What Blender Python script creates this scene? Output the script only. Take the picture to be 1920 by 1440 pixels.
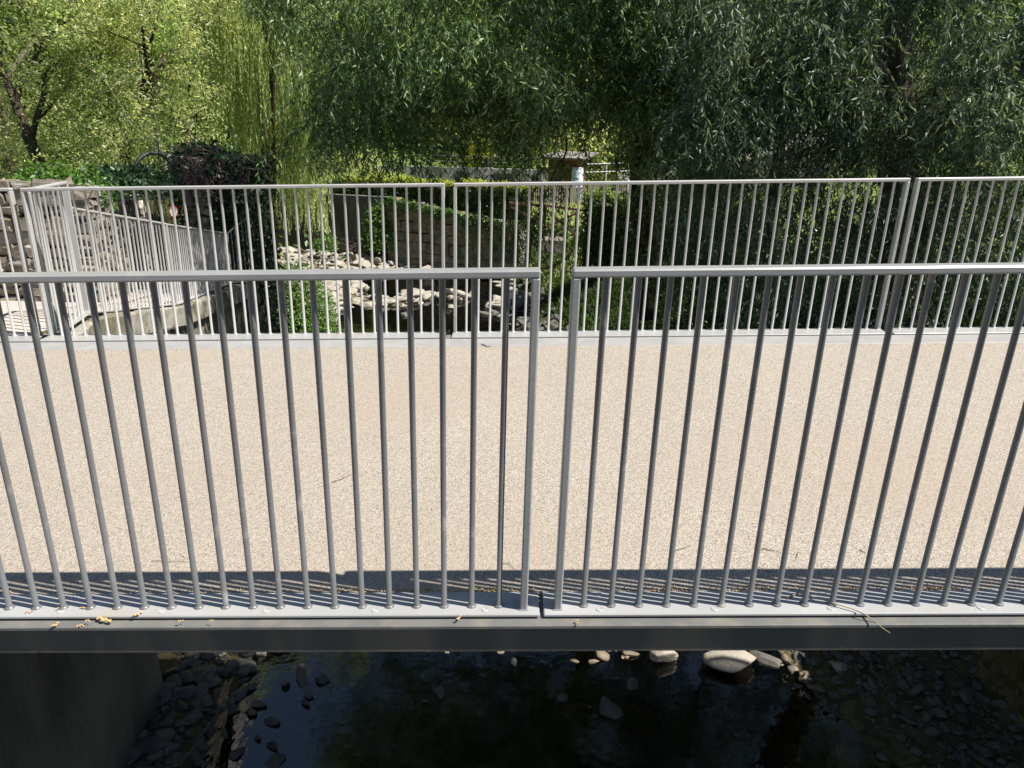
import bpy, bmesh, math, random
import numpy as np
from mathutils import Matrix, Vector

for o in list(bpy.data.objects):
    bpy.data.objects.remove(o)
S = bpy.context.scene
COL = S.collection
RNG = np.random.default_rng(7)
random.seed(7)

# ------------------------------------------------------------------ camera
F, PITCH, YAW, ROLL, ZC = 1354.8, .3405, .0009, .0281, 5.6      # focal length in px of a 1920 px wide frame
FW = np.array([math.sin(YAW)*math.cos(PITCH), math.cos(YAW)*math.cos(PITCH), -math.sin(PITCH)])
RT0 = np.array([math.cos(YAW), -math.sin(YAW), 0.])
UP0 = np.cross(RT0, FW)
RT = RT0*math.cos(ROLL)+UP0*math.sin(ROLL)
UP = -RT0*math.sin(ROLL)+UP0*math.cos(ROLL)
cam_d = bpy.data.cameras.new('camera')
cam = bpy.data.objects.new('camera', cam_d)
COL.objects.link(cam)
cam_d.sensor_width = 36.0
cam_d.lens = 36.0*F/1920
cam_d.clip_start = .05
cam_d.clip_end = 600
cam.matrix_world = Matrix(((RT[0], UP[0], -FW[0], 0), (RT[1], UP[1], -FW[1], 0), (RT[2], UP[2], -FW[2], ZC), (0, 0, 0, 1)))
S.camera = cam

# ------------------------------------------------------------------ sky, sun, exposure
SUN = np.array([.645, -.168, 1.0]); SUN /= np.linalg.norm(SUN)
wld = bpy.data.worlds.new('World'); S.world = wld; wld.use_nodes = True
wn = wld.node_tree.nodes
sky = wn.new('ShaderNodeTexSky'); sky.sky_type = 'NISHITA'; sky.sun_disc = False
sky.sun_elevation = math.asin(SUN[2]); sky.sun_rotation = math.atan2(SUN[0], SUN[1])
sky.air_density = 1.0; sky.dust_density = .2; sky.ozone_density = 2.2
wld.node_tree.links.new(sky.outputs[0], wn['Background'].inputs[0])
wn['Background'].inputs[1].default_value = .06
sd = bpy.data.lights.new('sun', 'SUN'); sd.energy = 5.0; sd.angle = math.radians(.53); sd.color = (1.0, .95, .87)
sun = bpy.data.objects.new('sun', sd); COL.objects.link(sun)
sun.rotation_euler = Vector(SUN).to_track_quat('Z', 'Y').to_euler()
sun.location = (20, -5, 40)
S.view_settings.view_transform = 'Standard'
S.view_settings.look = 'None'
S.view_settings.gamma = 1
S.view_settings.use_curve_mapping = False
S.view_settings.exposure = 1.0
S.render.engine = 'CYCLES'
S.cycles.max_bounces = 8
S.cycles.transparent_max_bounces = 12


# ------------------------------------------------------------------ helpers
def ray(x, y):
    return FW+RT*(x-960)/F-UP*(y-720)/F


def atY(x, y, Y):
    d = ray(x, y); q = d*Y/d[1]
    return np.array([q[0], q[1], q[2]+ZC])


def atZ(x, y, z):
    d = ray(x, y); q = d*(z-ZC)/d[2]
    return np.array([q[0], q[1], q[2]+ZC])


def tag(o, label=None, cat=None, group=None, kind=None):
    if label: o['label'] = label
    if cat: o['category'] = cat
    if group: o['group'] = group
    if kind: o['kind'] = kind
    return o


def link(name, me, mat=None, parent=None, loc=None, rot=None, scale=None):
    o = bpy.data.objects.new(name, me)
    COL.objects.link(o)
    if mat is not None and me is not None and not me.materials:
        me.materials.append(mat)
    if parent is not None: o.parent = parent
    if loc is not None: o.location = tuple(float(v) for v in loc)
    if rot is not None: o.rotation_euler = tuple(float(v) for v in rot)
    if scale is not None: o.scale = tuple(float(v) for v in scale)
    return o


def thing(name, label, cat, loc=(0, 0, 0), group=None, rot=None):
    return tag(link(name, None, loc=loc, rot=rot), label, cat, group)


def mesh_np(name, V, Fc, tint=None, smooth=False):
    """V (n,3); Fc (m,k) with one k, or a list of faces."""
    me = bpy.data.meshes.new(name)
    V = np.asarray(V, np.float32)
    if isinstance(Fc, np.ndarray):
        m, k = Fc.shape
        me.vertices.add(len(V)); me.vertices.foreach_set('co', V.ravel())
        me.loops.add(m*k); me.loops.foreach_set('vertex_index', Fc.ravel().astype(np.int32))
        me.polygons.add(m); me.polygons.foreach_set('loop_start', np.arange(0, m*k, k, dtype=np.int32))
        me.update(calc_edges=True)
    else:
        me.from_pydata([tuple(map(float, v)) for v in V], [], Fc)
    if tint is not None:
        a = me.attributes.new('tint', 'FLOAT', 'FACE')
        a.data.foreach_set('value', np.asarray(tint, np.float32))
    if smooth:
        me.polygons.foreach_set('use_smooth', np.ones(len(me.polygons), bool))
    return me


class MB:
    """collects shapes into one mesh"""
    def __init__(self): self.v = []; self.f = []; self.n = 0

    def add(self, V, Fc):
        V = np.asarray(V, float)
        self.v.append(V)
        self.f += [[i+self.n for i in q] for q in Fc]
        self.n += len(V)
        return self

    def box(self, x0, x1, y0, y1, z0, z1, b=0., shear=0., jit=0.):
        V, Fc = cbox(x1-x0, y1-y0, z1-z0, b)
        V = V+[(x0+x1)/2, (y0+y1)/2, (z0+z1)/2]
        if jit: V = V+RNG.normal(0, jit, V.shape)
        V[:, 2] += shear*V[:, 0]
        return self.add(V, Fc)

    def tube(self, P, R, n=8, caps=True):
        V, Fc = tube(P, R, n, caps)
        return self.add(V, Fc)

    def build(self, name, mat=None, parent=None, smooth=False, **k):
        me = mesh_np(name, np.concatenate(self.v), self.f, smooth=smooth)
        return link(name, me, mat, parent, **k)


def cbox(sx, sy, sz, b=0.):
    hx, hy, hz = sx/2, sy/2, sz/2
    if b <= 0:
        V = np.array([[x*hx, y*hy, z*hz] for x in (-1, 1) for y in (-1, 1) for z in (-1, 1)])
        return V, [[0, 1, 3, 2], [4, 6, 7, 5], [0, 4, 5, 1], [2, 3, 7, 6], [0, 2, 6, 4], [1, 5, 7, 3]]
    V = []; idx = {}
    for sx_ in (-1, 1):
        for sy_ in (-1, 1):
            for sz_ in (-1, 1):
                for a in range(3):
                    p = [sx_*(hx-b), sy_*(hy-b), sz_*(hz-b)]
                    p[a] = (sx_, sy_, sz_)[a]*(hx, hy, hz)[a]
                    idx[(sx_, sy_, sz_, a)] = len(V); V.append(p)
    Fc = []

    def key(a, s, u, v):
        q = [0, 0, 0]; q[a] = s; q[(a+1) % 3] = u; q[(a+2) % 3] = v
        return tuple(q)
    for a in range(3):
        for s in (-1, 1):
            q = [idx[key(a, s, u, v)+(a,)] for u, v in ((-1, -1), (1, -1), (1, 1), (-1, 1))]
            Fc.append(q if s > 0 else q[::-1])
        for u in (-1, 1):
            for v in (-1, 1):
                c1, c2 = key(a, -1, u, v), key(a, 1, u, v)
                b1, b2 = (a+1) % 3, (a+2) % 3
                q = [idx[c1+(b1,)], idx[c2+(b1,)], idx[c2+(b2,)], idx[c1+(b2,)]]
                Fc.append(q if u*v > 0 else q[::-1])
    for sx_ in (-1, 1):
        for sy_ in (-1, 1):
            for sz_ in (-1, 1):
                q = [idx[(sx_, sy_, sz_, a)] for a in range(3)]
                Fc.append(q if sx_*sy_*sz_ > 0 else q[::-1])
    return np.array(V), Fc


def tube(P, R, n=8, caps=True):
    P = np.asarray(P, float); m = len(P)
    R = np.broadcast_to(np.asarray(R, float), (m,))
    T = np.gradient(P, axis=0); T /= np.linalg.norm(T, axis=1)[:, None]+1e-9
    ref = np.array([0, 0, 1.]) if abs(T[0][2]) < .8 else np.array([1., 0, 0])
    V = []
    u = np.cross(ref, T[0]); u /= np.linalg.norm(u)
    for i in range(m):
        u = u-T[i]*(u@T[i]); u /= np.linalg.norm(u)+1e-9
        w = np.cross(T[i], u)
        for k in range(n):
            a = 2*math.pi*k/n
            V.append(P[i]+R[i]*(u*math.cos(a)+w*math.sin(a)))
    Fc = [[i*n+k, i*n+(k+1) % n, (i+1)*n+(k+1) % n, (i+1)*n+k] for i in range(m-1) for k in range(n)]
    if caps:
        Fc.append(list(range(n))[::-1]); Fc.append([(m-1)*n+k for k in range(n)])
    return V, Fc


def lathe(prof, n=16):
    V = []
    for r, z in prof:
        for k in range(n):
            a = 2*math.pi*k/n
            V.append((r*math.cos(a), r*math.sin(a), z))
    m = len(prof)
    Fc = [[i*n+k, i*n+(k+1) % n, (i+1)*n+(k+1) % n, (i+1)*n+k] for i in range(m-1) for k in range(n)]
    Fc.append([(m-1)*n+k for k in range(n)]); Fc.append(list(range(n))[::-1])
    return V, Fc


def vnoise(P, scale=1., seed=0):
    """cheap smooth pseudo noise, about -1..1"""
    P = np.asarray(P, float)*scale
    r = np.random.default_rng(seed)
    out = np.zeros(P.shape[0])
    for i in range(6):
        k = r.normal(0, 1.0, P.shape[1])*(1+.5*i); out += np.sin(P@k+r.uniform(0, 6.28))/(1+.35*i)
    return out/3.


# ------------------------------------------------------------------ materials
def new_mat(name):
    m = bpy.data.materials.new(name); m.use_nodes = True
    nt = m.node_tree; N = nt.nodes; N.clear()
    out = N.new('ShaderNodeOutputMaterial'); p = N.new('ShaderNodeBsdfPrincipled')
    nt.links.new(p.outputs[0], out.inputs[0])
    return m, nt, N, p, out


def ramp(N, stops):
    r = N.new('ShaderNodeValToRGB'); e = r.color_ramp.elements
    while len(e) < len(stops): e.new(.5)
    for i, (t, c) in enumerate(stops):
        e[i].position = t; e[i].color = (c[0], c[1], c[2], 1)
    return r


def M(name, stops, scale=4., detail=6., rough=.85, spec=.3, bump=None, speck=None, wear=None, vor=None, stretch=None, metal=0., ndist=0., rnd=False):
    """noise-driven colour ramp + optional second stain layer, specks and bump"""
    m, nt, N, p, out = new_mat(name)
    L = nt.links.new
    tc = N.new('ShaderNodeTexCoord'); src = tc.outputs['Object']
    if rnd:
        oi = N.new('ShaderNodeObjectInfo'); va = N.new('ShaderNodeVectorMath'); va.operation = 'MULTIPLY_ADD'
        va.inputs[1].default_value = (37, 53, 71); L(oi.outputs['Random'], va.inputs[0]); L(src, va.inputs[2]); src = va.outputs[0]
    if stretch:
        mp = N.new('ShaderNodeMapping'); mp.inputs['Scale'].default_value = stretch
        L(src, mp.inputs[0]); src = mp.outputs[0]
    no = N.new('ShaderNodeTexNoise'); no.inputs['Scale'].default_value = scale; no.inputs['Detail'].default_value = detail
    no.inputs['Roughness'].default_value = .62; no.inputs['Distortion'].default_value = ndist
    L(src, no.inputs['Vector'])
    r = ramp(N, stops); L(no.outputs[0], r.inputs[0]); c = r.outputs[0]
    if vor:      # (scale, stops, factor): cell colours, e.g. grains
        v = N.new('ShaderNodeTexVoronoi'); v.inputs['Scale'].default_value = vor[0]; L(src, v.inputs['Vector'])
        rv = ramp(N, vor[1]); L(v.outputs['Color'], rv.inputs[0])
        mx = N.new('ShaderNodeMix'); mx.data_type = 'RGBA'; mx.inputs['Factor'].default_value = vor[2]
        L(c, mx.inputs['A']); L(rv.outputs[0], mx.inputs['B']); c = mx.outputs['Result']
    if wear:     # (scale, low, high, colour, amount)
        n2 = N.new('ShaderNodeTexNoise'); n2.inputs['Scale'].default_value = wear[0]; n2.inputs['Detail'].default_value = 8
        L(src, n2.inputs['Vector'])
        mr = N.new('ShaderNodeMapRange'); mr.inputs['From Min'].default_value = wear[1]; mr.inputs['From Max'].default_value = wear[2]
        mr.inputs['To Max'].default_value = wear[4]
        L(n2.outputs[0], mr.inputs['Value'])
        mx = N.new('ShaderNodeMix'); mx.data_type = 'RGBA'; mx.inputs['B'].default_value = (*wear[3], 1)
        L(mr.outputs[0], mx.inputs['Factor']); L(c, mx.inputs['A']); c = mx.outputs['Result']
    L(c, p.inputs['Base Color'])
    p.inputs['Roughness'].default_value = rough
    p.inputs['Specular IOR Level'].default_value = spec
    p.inputs['Metallic'].default_value = metal
    if bump:
        hs = None
        for sc, st in bump:
            nb = N.new('ShaderNodeTexNoise'); nb.inputs['Scale'].default_value = sc; nb.inputs['Detail'].default_value = 8
            L(src, nb.inputs['Vector'])
            b = N.new('ShaderNodeBump'); b.inputs['Strength'].default_value = 1.0; b.inputs['Distance'].default_value = st
            L(nb.outputs[0], b.inputs['Height'])
            if hs is not None: L(hs, b.inputs['Normal'])
            hs = b.outputs[0]
        L(hs, p.inputs['Normal'])
    return m


def leaf_mat(name, c0, c1, c2, trans=.35, rough=.42, warm=(1.35, 1.25, .55), spec=.45, boost=1.6):
    m, nt, N, p, out = new_mat(name); L = nt.links.new
    at = N.new('ShaderNodeAttribute'); at.attribute_name = 'tint'
    r = ramp(N, [(0, c0), (.55, c1), (1, c2)]); L(at.outputs['Fac'], r.inputs[0])
    L(r.outputs[0], p.inputs['Base Color'])
    p.inputs['Roughness'].default_value = rough; p.inputs['Specular IOR Level'].default_value = spec
    t = N.new('ShaderNodeBsdfTranslucent')
    mul = N.new('ShaderNodeMix'); mul.data_type = 'RGBA'; mul.blend_type = 'MULTIPLY'; mul.inputs['Factor'].default_value = 1
    mul.inputs['B'].default_value = (*[w*boost for w in warm], 1)
    L(r.outputs[0], mul.inputs['A']); L(mul.outputs['Result'], t.inputs[0])
    mx = N.new('ShaderNodeMixShader'); mx.inputs[0].default_value = trans
    L(p.outputs[0], mx.inputs[1]); L(t.outputs[0], mx.inputs[2]); L(mx.outputs[0], out.inputs[0])
    return m


def g(v, t=0): return (v*(1+t), v, v*(1-t))


m_frame = M('sunlit_frame_paint', [(.3, (.22, .22, .218)), (.7, (.27, .27, .265))], 3., 5., .36, .6, wear=(14, .58, .72, (.36, .34, .31), .4), bump=[(220, .00025)], rnd=True)  # same paint as the balusters, lightened to stand for sun sheen on the frame
m_paint = M('grey_metallic_paint', [(.3, (.10, .102, .104)), (.7, (.135, .137, .138))], 3., 5., .36, .5,
            wear=(11, .60, .74, (.30, .285, .255), .45), bump=[(220, .0003), (25, .0004)], rnd=True)
m_paint_far = M('bounce_lit_railing_paint', [(.3, (.33, .325, .31)), (.7, (.39, .38, .365))], 3., 5., .42, .5, wear=(9, .57, .72, (.27, .25, .22), .5), rnd=True)  # same railing paint, lightened for deck bounce and bright exposure
m_plate = M('grey_plate_paint', [(.3, (.262, .262, .260)), (.7, (.315, .314, .31))], 2.2, 6., .42, .5,
            wear=(7, .52, .70, (.30, .26, .19), .45), bump=[(90, .0004)])
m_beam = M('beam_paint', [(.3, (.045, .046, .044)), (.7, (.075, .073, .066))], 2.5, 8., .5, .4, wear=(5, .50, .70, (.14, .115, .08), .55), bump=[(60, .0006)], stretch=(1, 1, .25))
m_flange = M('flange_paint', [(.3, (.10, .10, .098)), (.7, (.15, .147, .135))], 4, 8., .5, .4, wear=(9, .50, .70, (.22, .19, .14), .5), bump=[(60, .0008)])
m_screw = M('screw_steel', [(.3, g(.30)), (.7, g(.38))], 30, 2, .4, .5)
m_deck = M('resin_bound_gravel', [(.25, (.228, .199, .163)), (.75, (.302, .268, .223))], 1.1, 8., .9, .25,
           vor=(210, [(.0, (.035, .028, .024)), (.25, (.192, .166, .134)), (.55, (.318, .28, .234)), (.9, (.47, .42, .358))], .72),
           wear=(.7, .46, .70, (.28, .23, .18), .5), bump=[(150, .004), (45, .002)])
m_kerb = M('kerb_strip_paint', [(.3, g(.23, .02)), (.7, g(.29, .03))], 5, 5, .55, .4, wear=(12, .55, .75, (.3, .27, .22), .5))
m_path = M('light_paving', [(.3, (.34, .29, .25)), (.7, (.46, .41, .36))], 3, 8, .85, .3, bump=[(40, .004)])
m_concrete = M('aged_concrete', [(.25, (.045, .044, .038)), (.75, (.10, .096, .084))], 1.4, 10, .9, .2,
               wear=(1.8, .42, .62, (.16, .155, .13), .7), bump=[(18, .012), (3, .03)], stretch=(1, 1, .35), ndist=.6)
m_wallface = M('rubble_render', [(.25, (.10, .09, .07)), (.75, (.25, .23, .19))], 2.2, 10, .95, .2,
               wear=(2.5, .45, .65, (.05, .055, .035), .8), bump=[(9, .03), (40, .008)], stretch=(1, 1, .4))
m_stone = M('weathered_stone', [(.25, (.10, .085, .068)), (.75, (.25, .215, .175))], 2.5, 10, .92, .2,
            wear=(5, .5, .66, (.07, .07, .04), .7), bump=[(14, .015), (60, .004)])
m_stone2 = M('tan_stone', [(.25, (.14, .10, .065)), (.75, (.29, .22, .145))], 3.5, 10, .92, .2,
             wear=(6, .5, .66, (.06, .055, .035), .6), bump=[(14, .015), (60, .004)])
m_stone3 = M('grey_stone', [(.25, (.12, .115, .10)), (.75, (.27, .25, .215))], 3.5, 10, .92, .2,
             wear=(5, .5, .66, (.04, .05, .03), .7), bump=[(14, .015), (60, .004)])
m_gold = M('ochre_river_stone', [(.25, (.08, .062, .042)), (.75, (.27, .215, .15))], 3.5, 10, .7, .4, wear=(6, .5, .66, (.08, .07, .045), .6), bump=[(14, .01)])
m_coping = M('mossy_coping_stone', [(.25, (.16, .15, .125)), (.75, (.36, .34, .29))], 3, 10, .92, .2,
             wear=(4, .48, .62, (.10, .085, .03), .7), bump=[(14, .015), (60, .004)])
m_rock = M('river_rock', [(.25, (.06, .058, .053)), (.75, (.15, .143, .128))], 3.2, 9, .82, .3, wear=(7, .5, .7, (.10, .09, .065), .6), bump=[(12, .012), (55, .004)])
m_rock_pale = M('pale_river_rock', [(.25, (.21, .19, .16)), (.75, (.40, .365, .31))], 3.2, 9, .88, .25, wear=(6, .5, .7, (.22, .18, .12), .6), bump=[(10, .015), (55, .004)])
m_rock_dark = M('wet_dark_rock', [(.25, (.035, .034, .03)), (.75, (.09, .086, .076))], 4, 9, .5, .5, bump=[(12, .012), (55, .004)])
m_bed = M('stream_bed', [(.2, (.03, .028, .014)), (.5, (.085, .078, .035)), (.8, (.15, .135, .07))], 2., 10, .9, .2,
          vor=(9, [(0, (.02, .018, .010)), (.5, (.09, .08, .035)), (1, (.2, .165, .09))], .6), bump=[(9, .04), (40, .01)])
m_soil = M('bank_soil', [(.25, (.03, .035, .014)), (.75, (.085, .085, .035))], 1.5, 10, .95, .1,
           wear=(.6, .5, .62, (.05, .085, .02), .8), bump=[(8, .05), (40, .01)])
m_lawn = M('lawn', [(.25, (.09, .14, .03)), (.75, (.17, .22, .06))], 1.2, 10, .95, .1, bump=[(30, .03)])
m_bark = M('dark_bark', [(.3, (.022, .017, .012)), (.7, (.075, .058, .042))], 9, 8, .95, .1, bump=[(22, .03)], stretch=(1, 1, .25))
m_bark_pale = M('pale_bark', [(.35, (.12, .11, .09)), (.7, (.42, .40, .35))], 9, 8, .9, .1, bump=[(22, .01)], stretch=(1, 1, .5))
m_bark_mid = M('grey_bark', [(.3, (.055, .045, .034)), (.7, (.16, .135, .105))], 9, 8, .95, .1, bump=[(22, .02)], stretch=(1, 1, .3))
m_wood = M('brown_boards', [(.3, (.10, .05, .024)), (.7, (.23, .125, .062))], 8, 8, .8, .2, bump=[(40, .004)], stretch=(1, 1, .12))
m_wood_pale = M('pale_weathered_wood', [(.3, (.34, .27, .20)), (.7, (.52, .44, .34))], 8, 8, .85, .2, bump=[(40, .004)], stretch=(1, 1, .12))
m_wood_red = M('reddish_timber', [(.3, (.08, .045, .03)), (.7, (.16, .09, .06))], 8, 8, .85, .2, bump=[(40, .004)], stretch=(1, 1, .2))
m_roof = M('pale_roofing', [(.3, (.15, .135, .13)), (.7, (.22, .20, .19))], 3, 8, .8, .3, bump=[(30, .004)])
m_iron = M('dark_iron', [(.3, g(.018)), (.7, g(.035))], 10, 4, .55, .4)
m_white = M('white_plastic', [(.3, (.42, .47, .55)), (.7, (.55, .60, .68))], 3, 4, .5, .5)
m_red = M('sign_red', [(.3, (.40, .01, .015)), (.7, (.48, .015, .02))], 6, 3, .4, .5)
m_signw = M('sign_white', [(.3, (.55, .55, .55)), (.7, (.7, .7, .7))], 6, 3, .4, .5)
m_litter = M('dry_catkins', [(.3, (.30, .17, .06)), (.7, (.62, .46, .24))], 60, 4, .9, .1)
m_twig = M('dry_twig', [(.3, (.045, .02, .012)), (.7, (.13, .06, .035))], 60, 4, .9, .1)
m_twigpale = M('pale_stem', [(.3, (.10, .08, .05)), (.7, (.42, .36, .24))], 7, 2, .9, .1)
m_drift = M('driftwood', [(.3, (.16, .11, .07)), (.7, (.38, .27, .17))], 20, 8, .9, .2, bump=[(30, .01)], stretch=(1, 1, .3))
m_black = M('black_rubber', [(.3, g(.008)), (.7, g(.015))], 20, 3, .6, .3)

l_willow = leaf_mat('willow_leaves', (.018, .045, .016), (.10, .17, .060), (.32, .42, .22), .34, .42, spec=.4)
l_willow2 = leaf_mat('willow_leaves_silvery', (.018, .042, .024), (.074, .12, .068), (.21, .27, .18), .26, .45, spec=.4)
l_spring = leaf_mat('spring_leaves', (.09, .12, .04), (.31, .345, .15), (.60, .60, .40), .5, warm=(1.2, 1.18, .75), boost=2.0)
l_mid = leaf_mat('mid_green_leaves', (.055, .10, .03), (.185, .265, .09), (.44, .50, .25), .5, warm=(1.15, 1.15, .7), boost=2.1)
l_weep = leaf_mat('pale_weeping_leaves', (.10, .14, .05), (.36, .41, .18), (.64, .68, .42), .46, warm=(1.15, 1.15, .7), boost=2.0)
l_ivy = leaf_mat('ivy_leaves', (.012, .032, .014), (.030, .065, .026), (.075, .13, .055), .15, .38, spec=.4)
l_long = leaf_mat('long_hedge_leaves', (.03, .06, .012), (.07, .11, .02), (.34, .38, .07), .35)  # yellow end is the sun painted on the hedge top
l_hedge = leaf_mat('hedge_leaves', (.03, .065, .012), (.06, .11, .02), (.13, .19, .035), .3)
l_yellow = leaf_mat('yellow_green_leaves', (.17, .20, .02), (.30, .33, .04), (.42, .42, .07), .45)
l_bush = leaf_mat('bush_leaves', (.04, .10, .02), (.08, .17, .03), (.15, .25, .05), .35)
l_grass = leaf_mat('grass_blades', (.02, .05, .008), (.05, .10, .016), (.11, .16, .035), .3)


# ------------------------------------------------------------------ ground
def smooth(a, b, x):
    t = np.clip((x-a)/(b-a), 0, 1); return t*t*(3-2*t)


WZ = -.35          # the stream drops from the riffle upstream to the pool under the bridge
def XR(y): return np.interp(y, [-4, 4.5, 7, 9, 14, 20, 24, 28, 29], [5.5, 4.8, 3.45, 3.0, 1.9, .75, .35, -.3, -.6])
def PATHZ(y): return np.interp(y, [6.9, 9.4, 13, 16], [3.76, 3.27, 2.80, 2.75])
def WX(y): return np.interp(y, [-6, 6.0, 6.9, 9.4, 13, 14], [-4.0, -4.12, -4.36, -4.66, -5.16, -5.3])   # centre line of the wing wall
def water_z(y): return np.interp(y, [8.8, 17], [WZ, 0.])
def YB(x): return np.interp(x, [-16, -12.5, -9, -5.2, .2, 1.2], [33.4, 32.95, 31.95, 30.5, 28.3, 28.1])       # retaining wall line


def ground_z(x, y):
    x = np.asarray(x, float); y = np.asarray(y, float)
    P = np.stack([x, y], 1)
    n1 = vnoise(P, 1.1, 3); n2 = vnoise(P, 3.1, 4)
    z = np.full(x.shape, -.30)+.05*n1+.03*n2
    # right bank
    d = x-XR(y)
    steep = np.interp(y, [6.5, 9, 14, 22], [.16, .42, .55, .6])
    bank = np.where(d > -1.2, -.3+.32*smooth(-1.2, .1, d)+np.maximum(d, 0)*steep, -.3)
    top = np.interp(y, [6, 10, 20], [3.6, 2.9, 2.0])
    z = np.where(d > -1.2, np.minimum(bank+.05*n1+.03*n2, top), z)
    z = np.where((y < 8.6) & (x > 5.5), np.maximum(z, .4+3.4*smooth(5.5, 6.2, x)), z)
    # left rubble edge below the abutment
    z = np.maximum(z, np.where(y < 14, -.3+.42*smooth(-2.2, -3.4, x), -1)+.03*n2)
    # gravel bars upstream
    for cx, cy, rx, ry, h in ((.4, 7.7, 4.6, 1.35, .24), (-6.9, 31.2, 5.0, 3.4, .62), (-7.2, 24.0, 2.1, 4.2, .60), (-2.6, 29.8, 2.8, 1.3, .5), (-2.7, 24.6, 1.6, .7, .40), (-4.2, 23.6, 1.3, .6, .38), (-.2, 23.3, 1.0, 1.3, .36)):
        q = 1-((x-cx)/rx)**2-((y-cy)/ry)**2
        z = np.maximum(z, np.where(q > -.6, -.3+h*np.clip(q+.25, 0, 1)+.07*n1+.05*n2, -9))
    # left bank upstream of the pillar
    xl = np.interp(y, [13.8, 16, 20, 24, 28, 33], [-4.9, -5.5, -7.4, -9.4, -11.6, -13])
    lb = np.where(y > 13.7, np.clip(-.2+(xl-x)*np.interp(y, [20, 27], [.8, .25]), -1, 2.6), -1)
    z = np.maximum(z, lb+.05*n1)
    # garden behind the retaining wall
    gz = 2.0+.5*smooth(-4, -8, x)+np.clip((y-40)*.12, 0, .7)+np.clip((y-48)*.33, 0, 16)
    gz = gz+np.where((y > 42.4) & (x < 2) & (x > -10), 1.2*smooth(42.4, 43.5, y), 0)
    gz = gz+np.clip((-x-13)*.35, 0, 8)+np.clip((x-9)*.2, 0, 6)
    z = np.where(y > YB(x), np.maximum(gz+.08*n1, z), z)
    z = np.where((x < -13) & (y > 14), np.maximum(z, 2.8+np.clip((-x-13)*.35, 0, 8)), z)
    # left terrace with the path
    lt = (x < WX(y)) & (y < 13.9)
    z = np.where(lt, PATHZ(y), z)
    # raised ground behind the rubble wall
    wb = np.interp(y, [9.2, 12.5, 13.9], [-5.85, -6.65, -6.9])
    z = np.where((y > 9.45) & (y < 18.5) & (x < wb) & (x > -13), np.where(y < 14.5, 4.15, np.maximum(z, 3.6)), z)
    z = np.where((x <= -13) & (y <= 14), 4.15, z)
    return z+water_z(y)*(1-smooth(.3, 1.6, z))


gx = np.concatenate([np.arange(-90, -14, 3.), np.arange(-14, 9, .16), np.arange(9, 100, 3.)])
gy = np.concatenate([np.arange(-30, 0, 2.), np.arange(0, 40, .2), np.arange(40, 160, 3.)])
GX, GY = np.meshgrid(gx, gy)
GZ = ground_z(GX.ravel(), GY.ravel())
nx, ny = len(gx), len(gy)
ii = (np.arange(ny-1)[:, None]*nx+np.arange(nx-1)[None, :]).ravel()
GF = np.stack([ii, ii+1, ii+nx+1, ii+nx], 1)
gme = mesh_np('ground', np.stack([GX.ravel(), GY.ravel(), GZ], 1), GF, smooth=True)
cen = np.stack([GX.ravel(), GY.ravel(), GZ], 1)[GF].mean(1)
gme.materials.append(m_bed); gme.materials.append(m_soil); gme.materials.append(m_lawn); gme.materials.append(m_path)
mi = np.zeros(len(GF), np.int32)
mi[(cen[:, 2] > .35) & (cen[:, 1] > 9.8)] = 1
mi[(cen[:, 1] > YB(cen[:, 0])-.2)] = 1
mi[(cen[:, 1] > 24) & (cen[:, 0] > .5) & (cen[:, 2] > 1.7)] = 2
mi[(cen[:, 1] > 33) & (cen[:, 0] > -12)] = 2
mi[(cen[:, 1] > 47)] = 1
mi[(cen[:, 0] < WX(cen[:, 1])) & (cen[:, 1] < 13.9) & (cen[:, 2] < 4.0)] = 3
gme.polygons.foreach_set('material_index', mi)
tag(link('ground', gme), kind='structure')

# water: thin surface, the bed shows through
mw, nt, N, p, out = new_mat('stream_water')
L = nt.links.new
N.remove(p)
tr = N.new('ShaderNodeBsdfTransparent'); tr.inputs[0].default_value = (.62, .58, .38, 1)
gl = N.new('ShaderNodeBsdfGlossy'); gl.inputs['Roughness'].default_value = .02; gl.inputs[0].default_value = (1, 1, 1, 1)
fr = N.new('ShaderNodeFresnel'); fr.inputs[0].default_value = 1.85
mx = N.new('ShaderNodeMixShader'); L(fr.outputs[0], mx.inputs[0]); L(tr.outputs[0], mx.inputs[1]); L(gl.outputs[0], mx.inputs[2]); L(mx.outputs[0], out.inputs[0])
tc = N.new('ShaderNodeTexCoord'); hs = None
for sc, st in ((1.6, .006), (9, .0018)):
    nb = N.new('ShaderNodeTexNoise'); nb.inputs['Scale'].default_value = sc; nb.inputs['Detail'].default_value = 3; L(tc.outputs['Object'], nb.inputs['Vector'])
    b = N.new('ShaderNodeBump'); b.inputs['Strength'].default_value = 1; b.inputs['Distance'].default_value = st; L(nb.outputs[0], b.inputs['Height'])
    if hs: L(hs, b.inputs['Normal'])
    hs = b.outputs[0]
L(hs, gl.inputs['Normal']); L(hs, fr.inputs['Normal'])
wm = MB(); wm.add([(-13, -12, WZ), (7, -12, WZ), (7, 8.8, WZ), (-13, 8.8, WZ), (7, 17, 0), (-13, 17, 0), (7, 29.5, 0), (-13, 34, 0)], [[0, 1, 2, 3], [3, 2, 4, 5], [5, 4, 6, 7]])
tag(wm.build('stream_water', mw), kind='structure')

# ------------------------------------------------------------------ footbridge
SL = .0378
DZ = 3.956                       # top of the base plates at x = 0


def zb(x, dz=0.): return DZ+SL*x+dz


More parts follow.
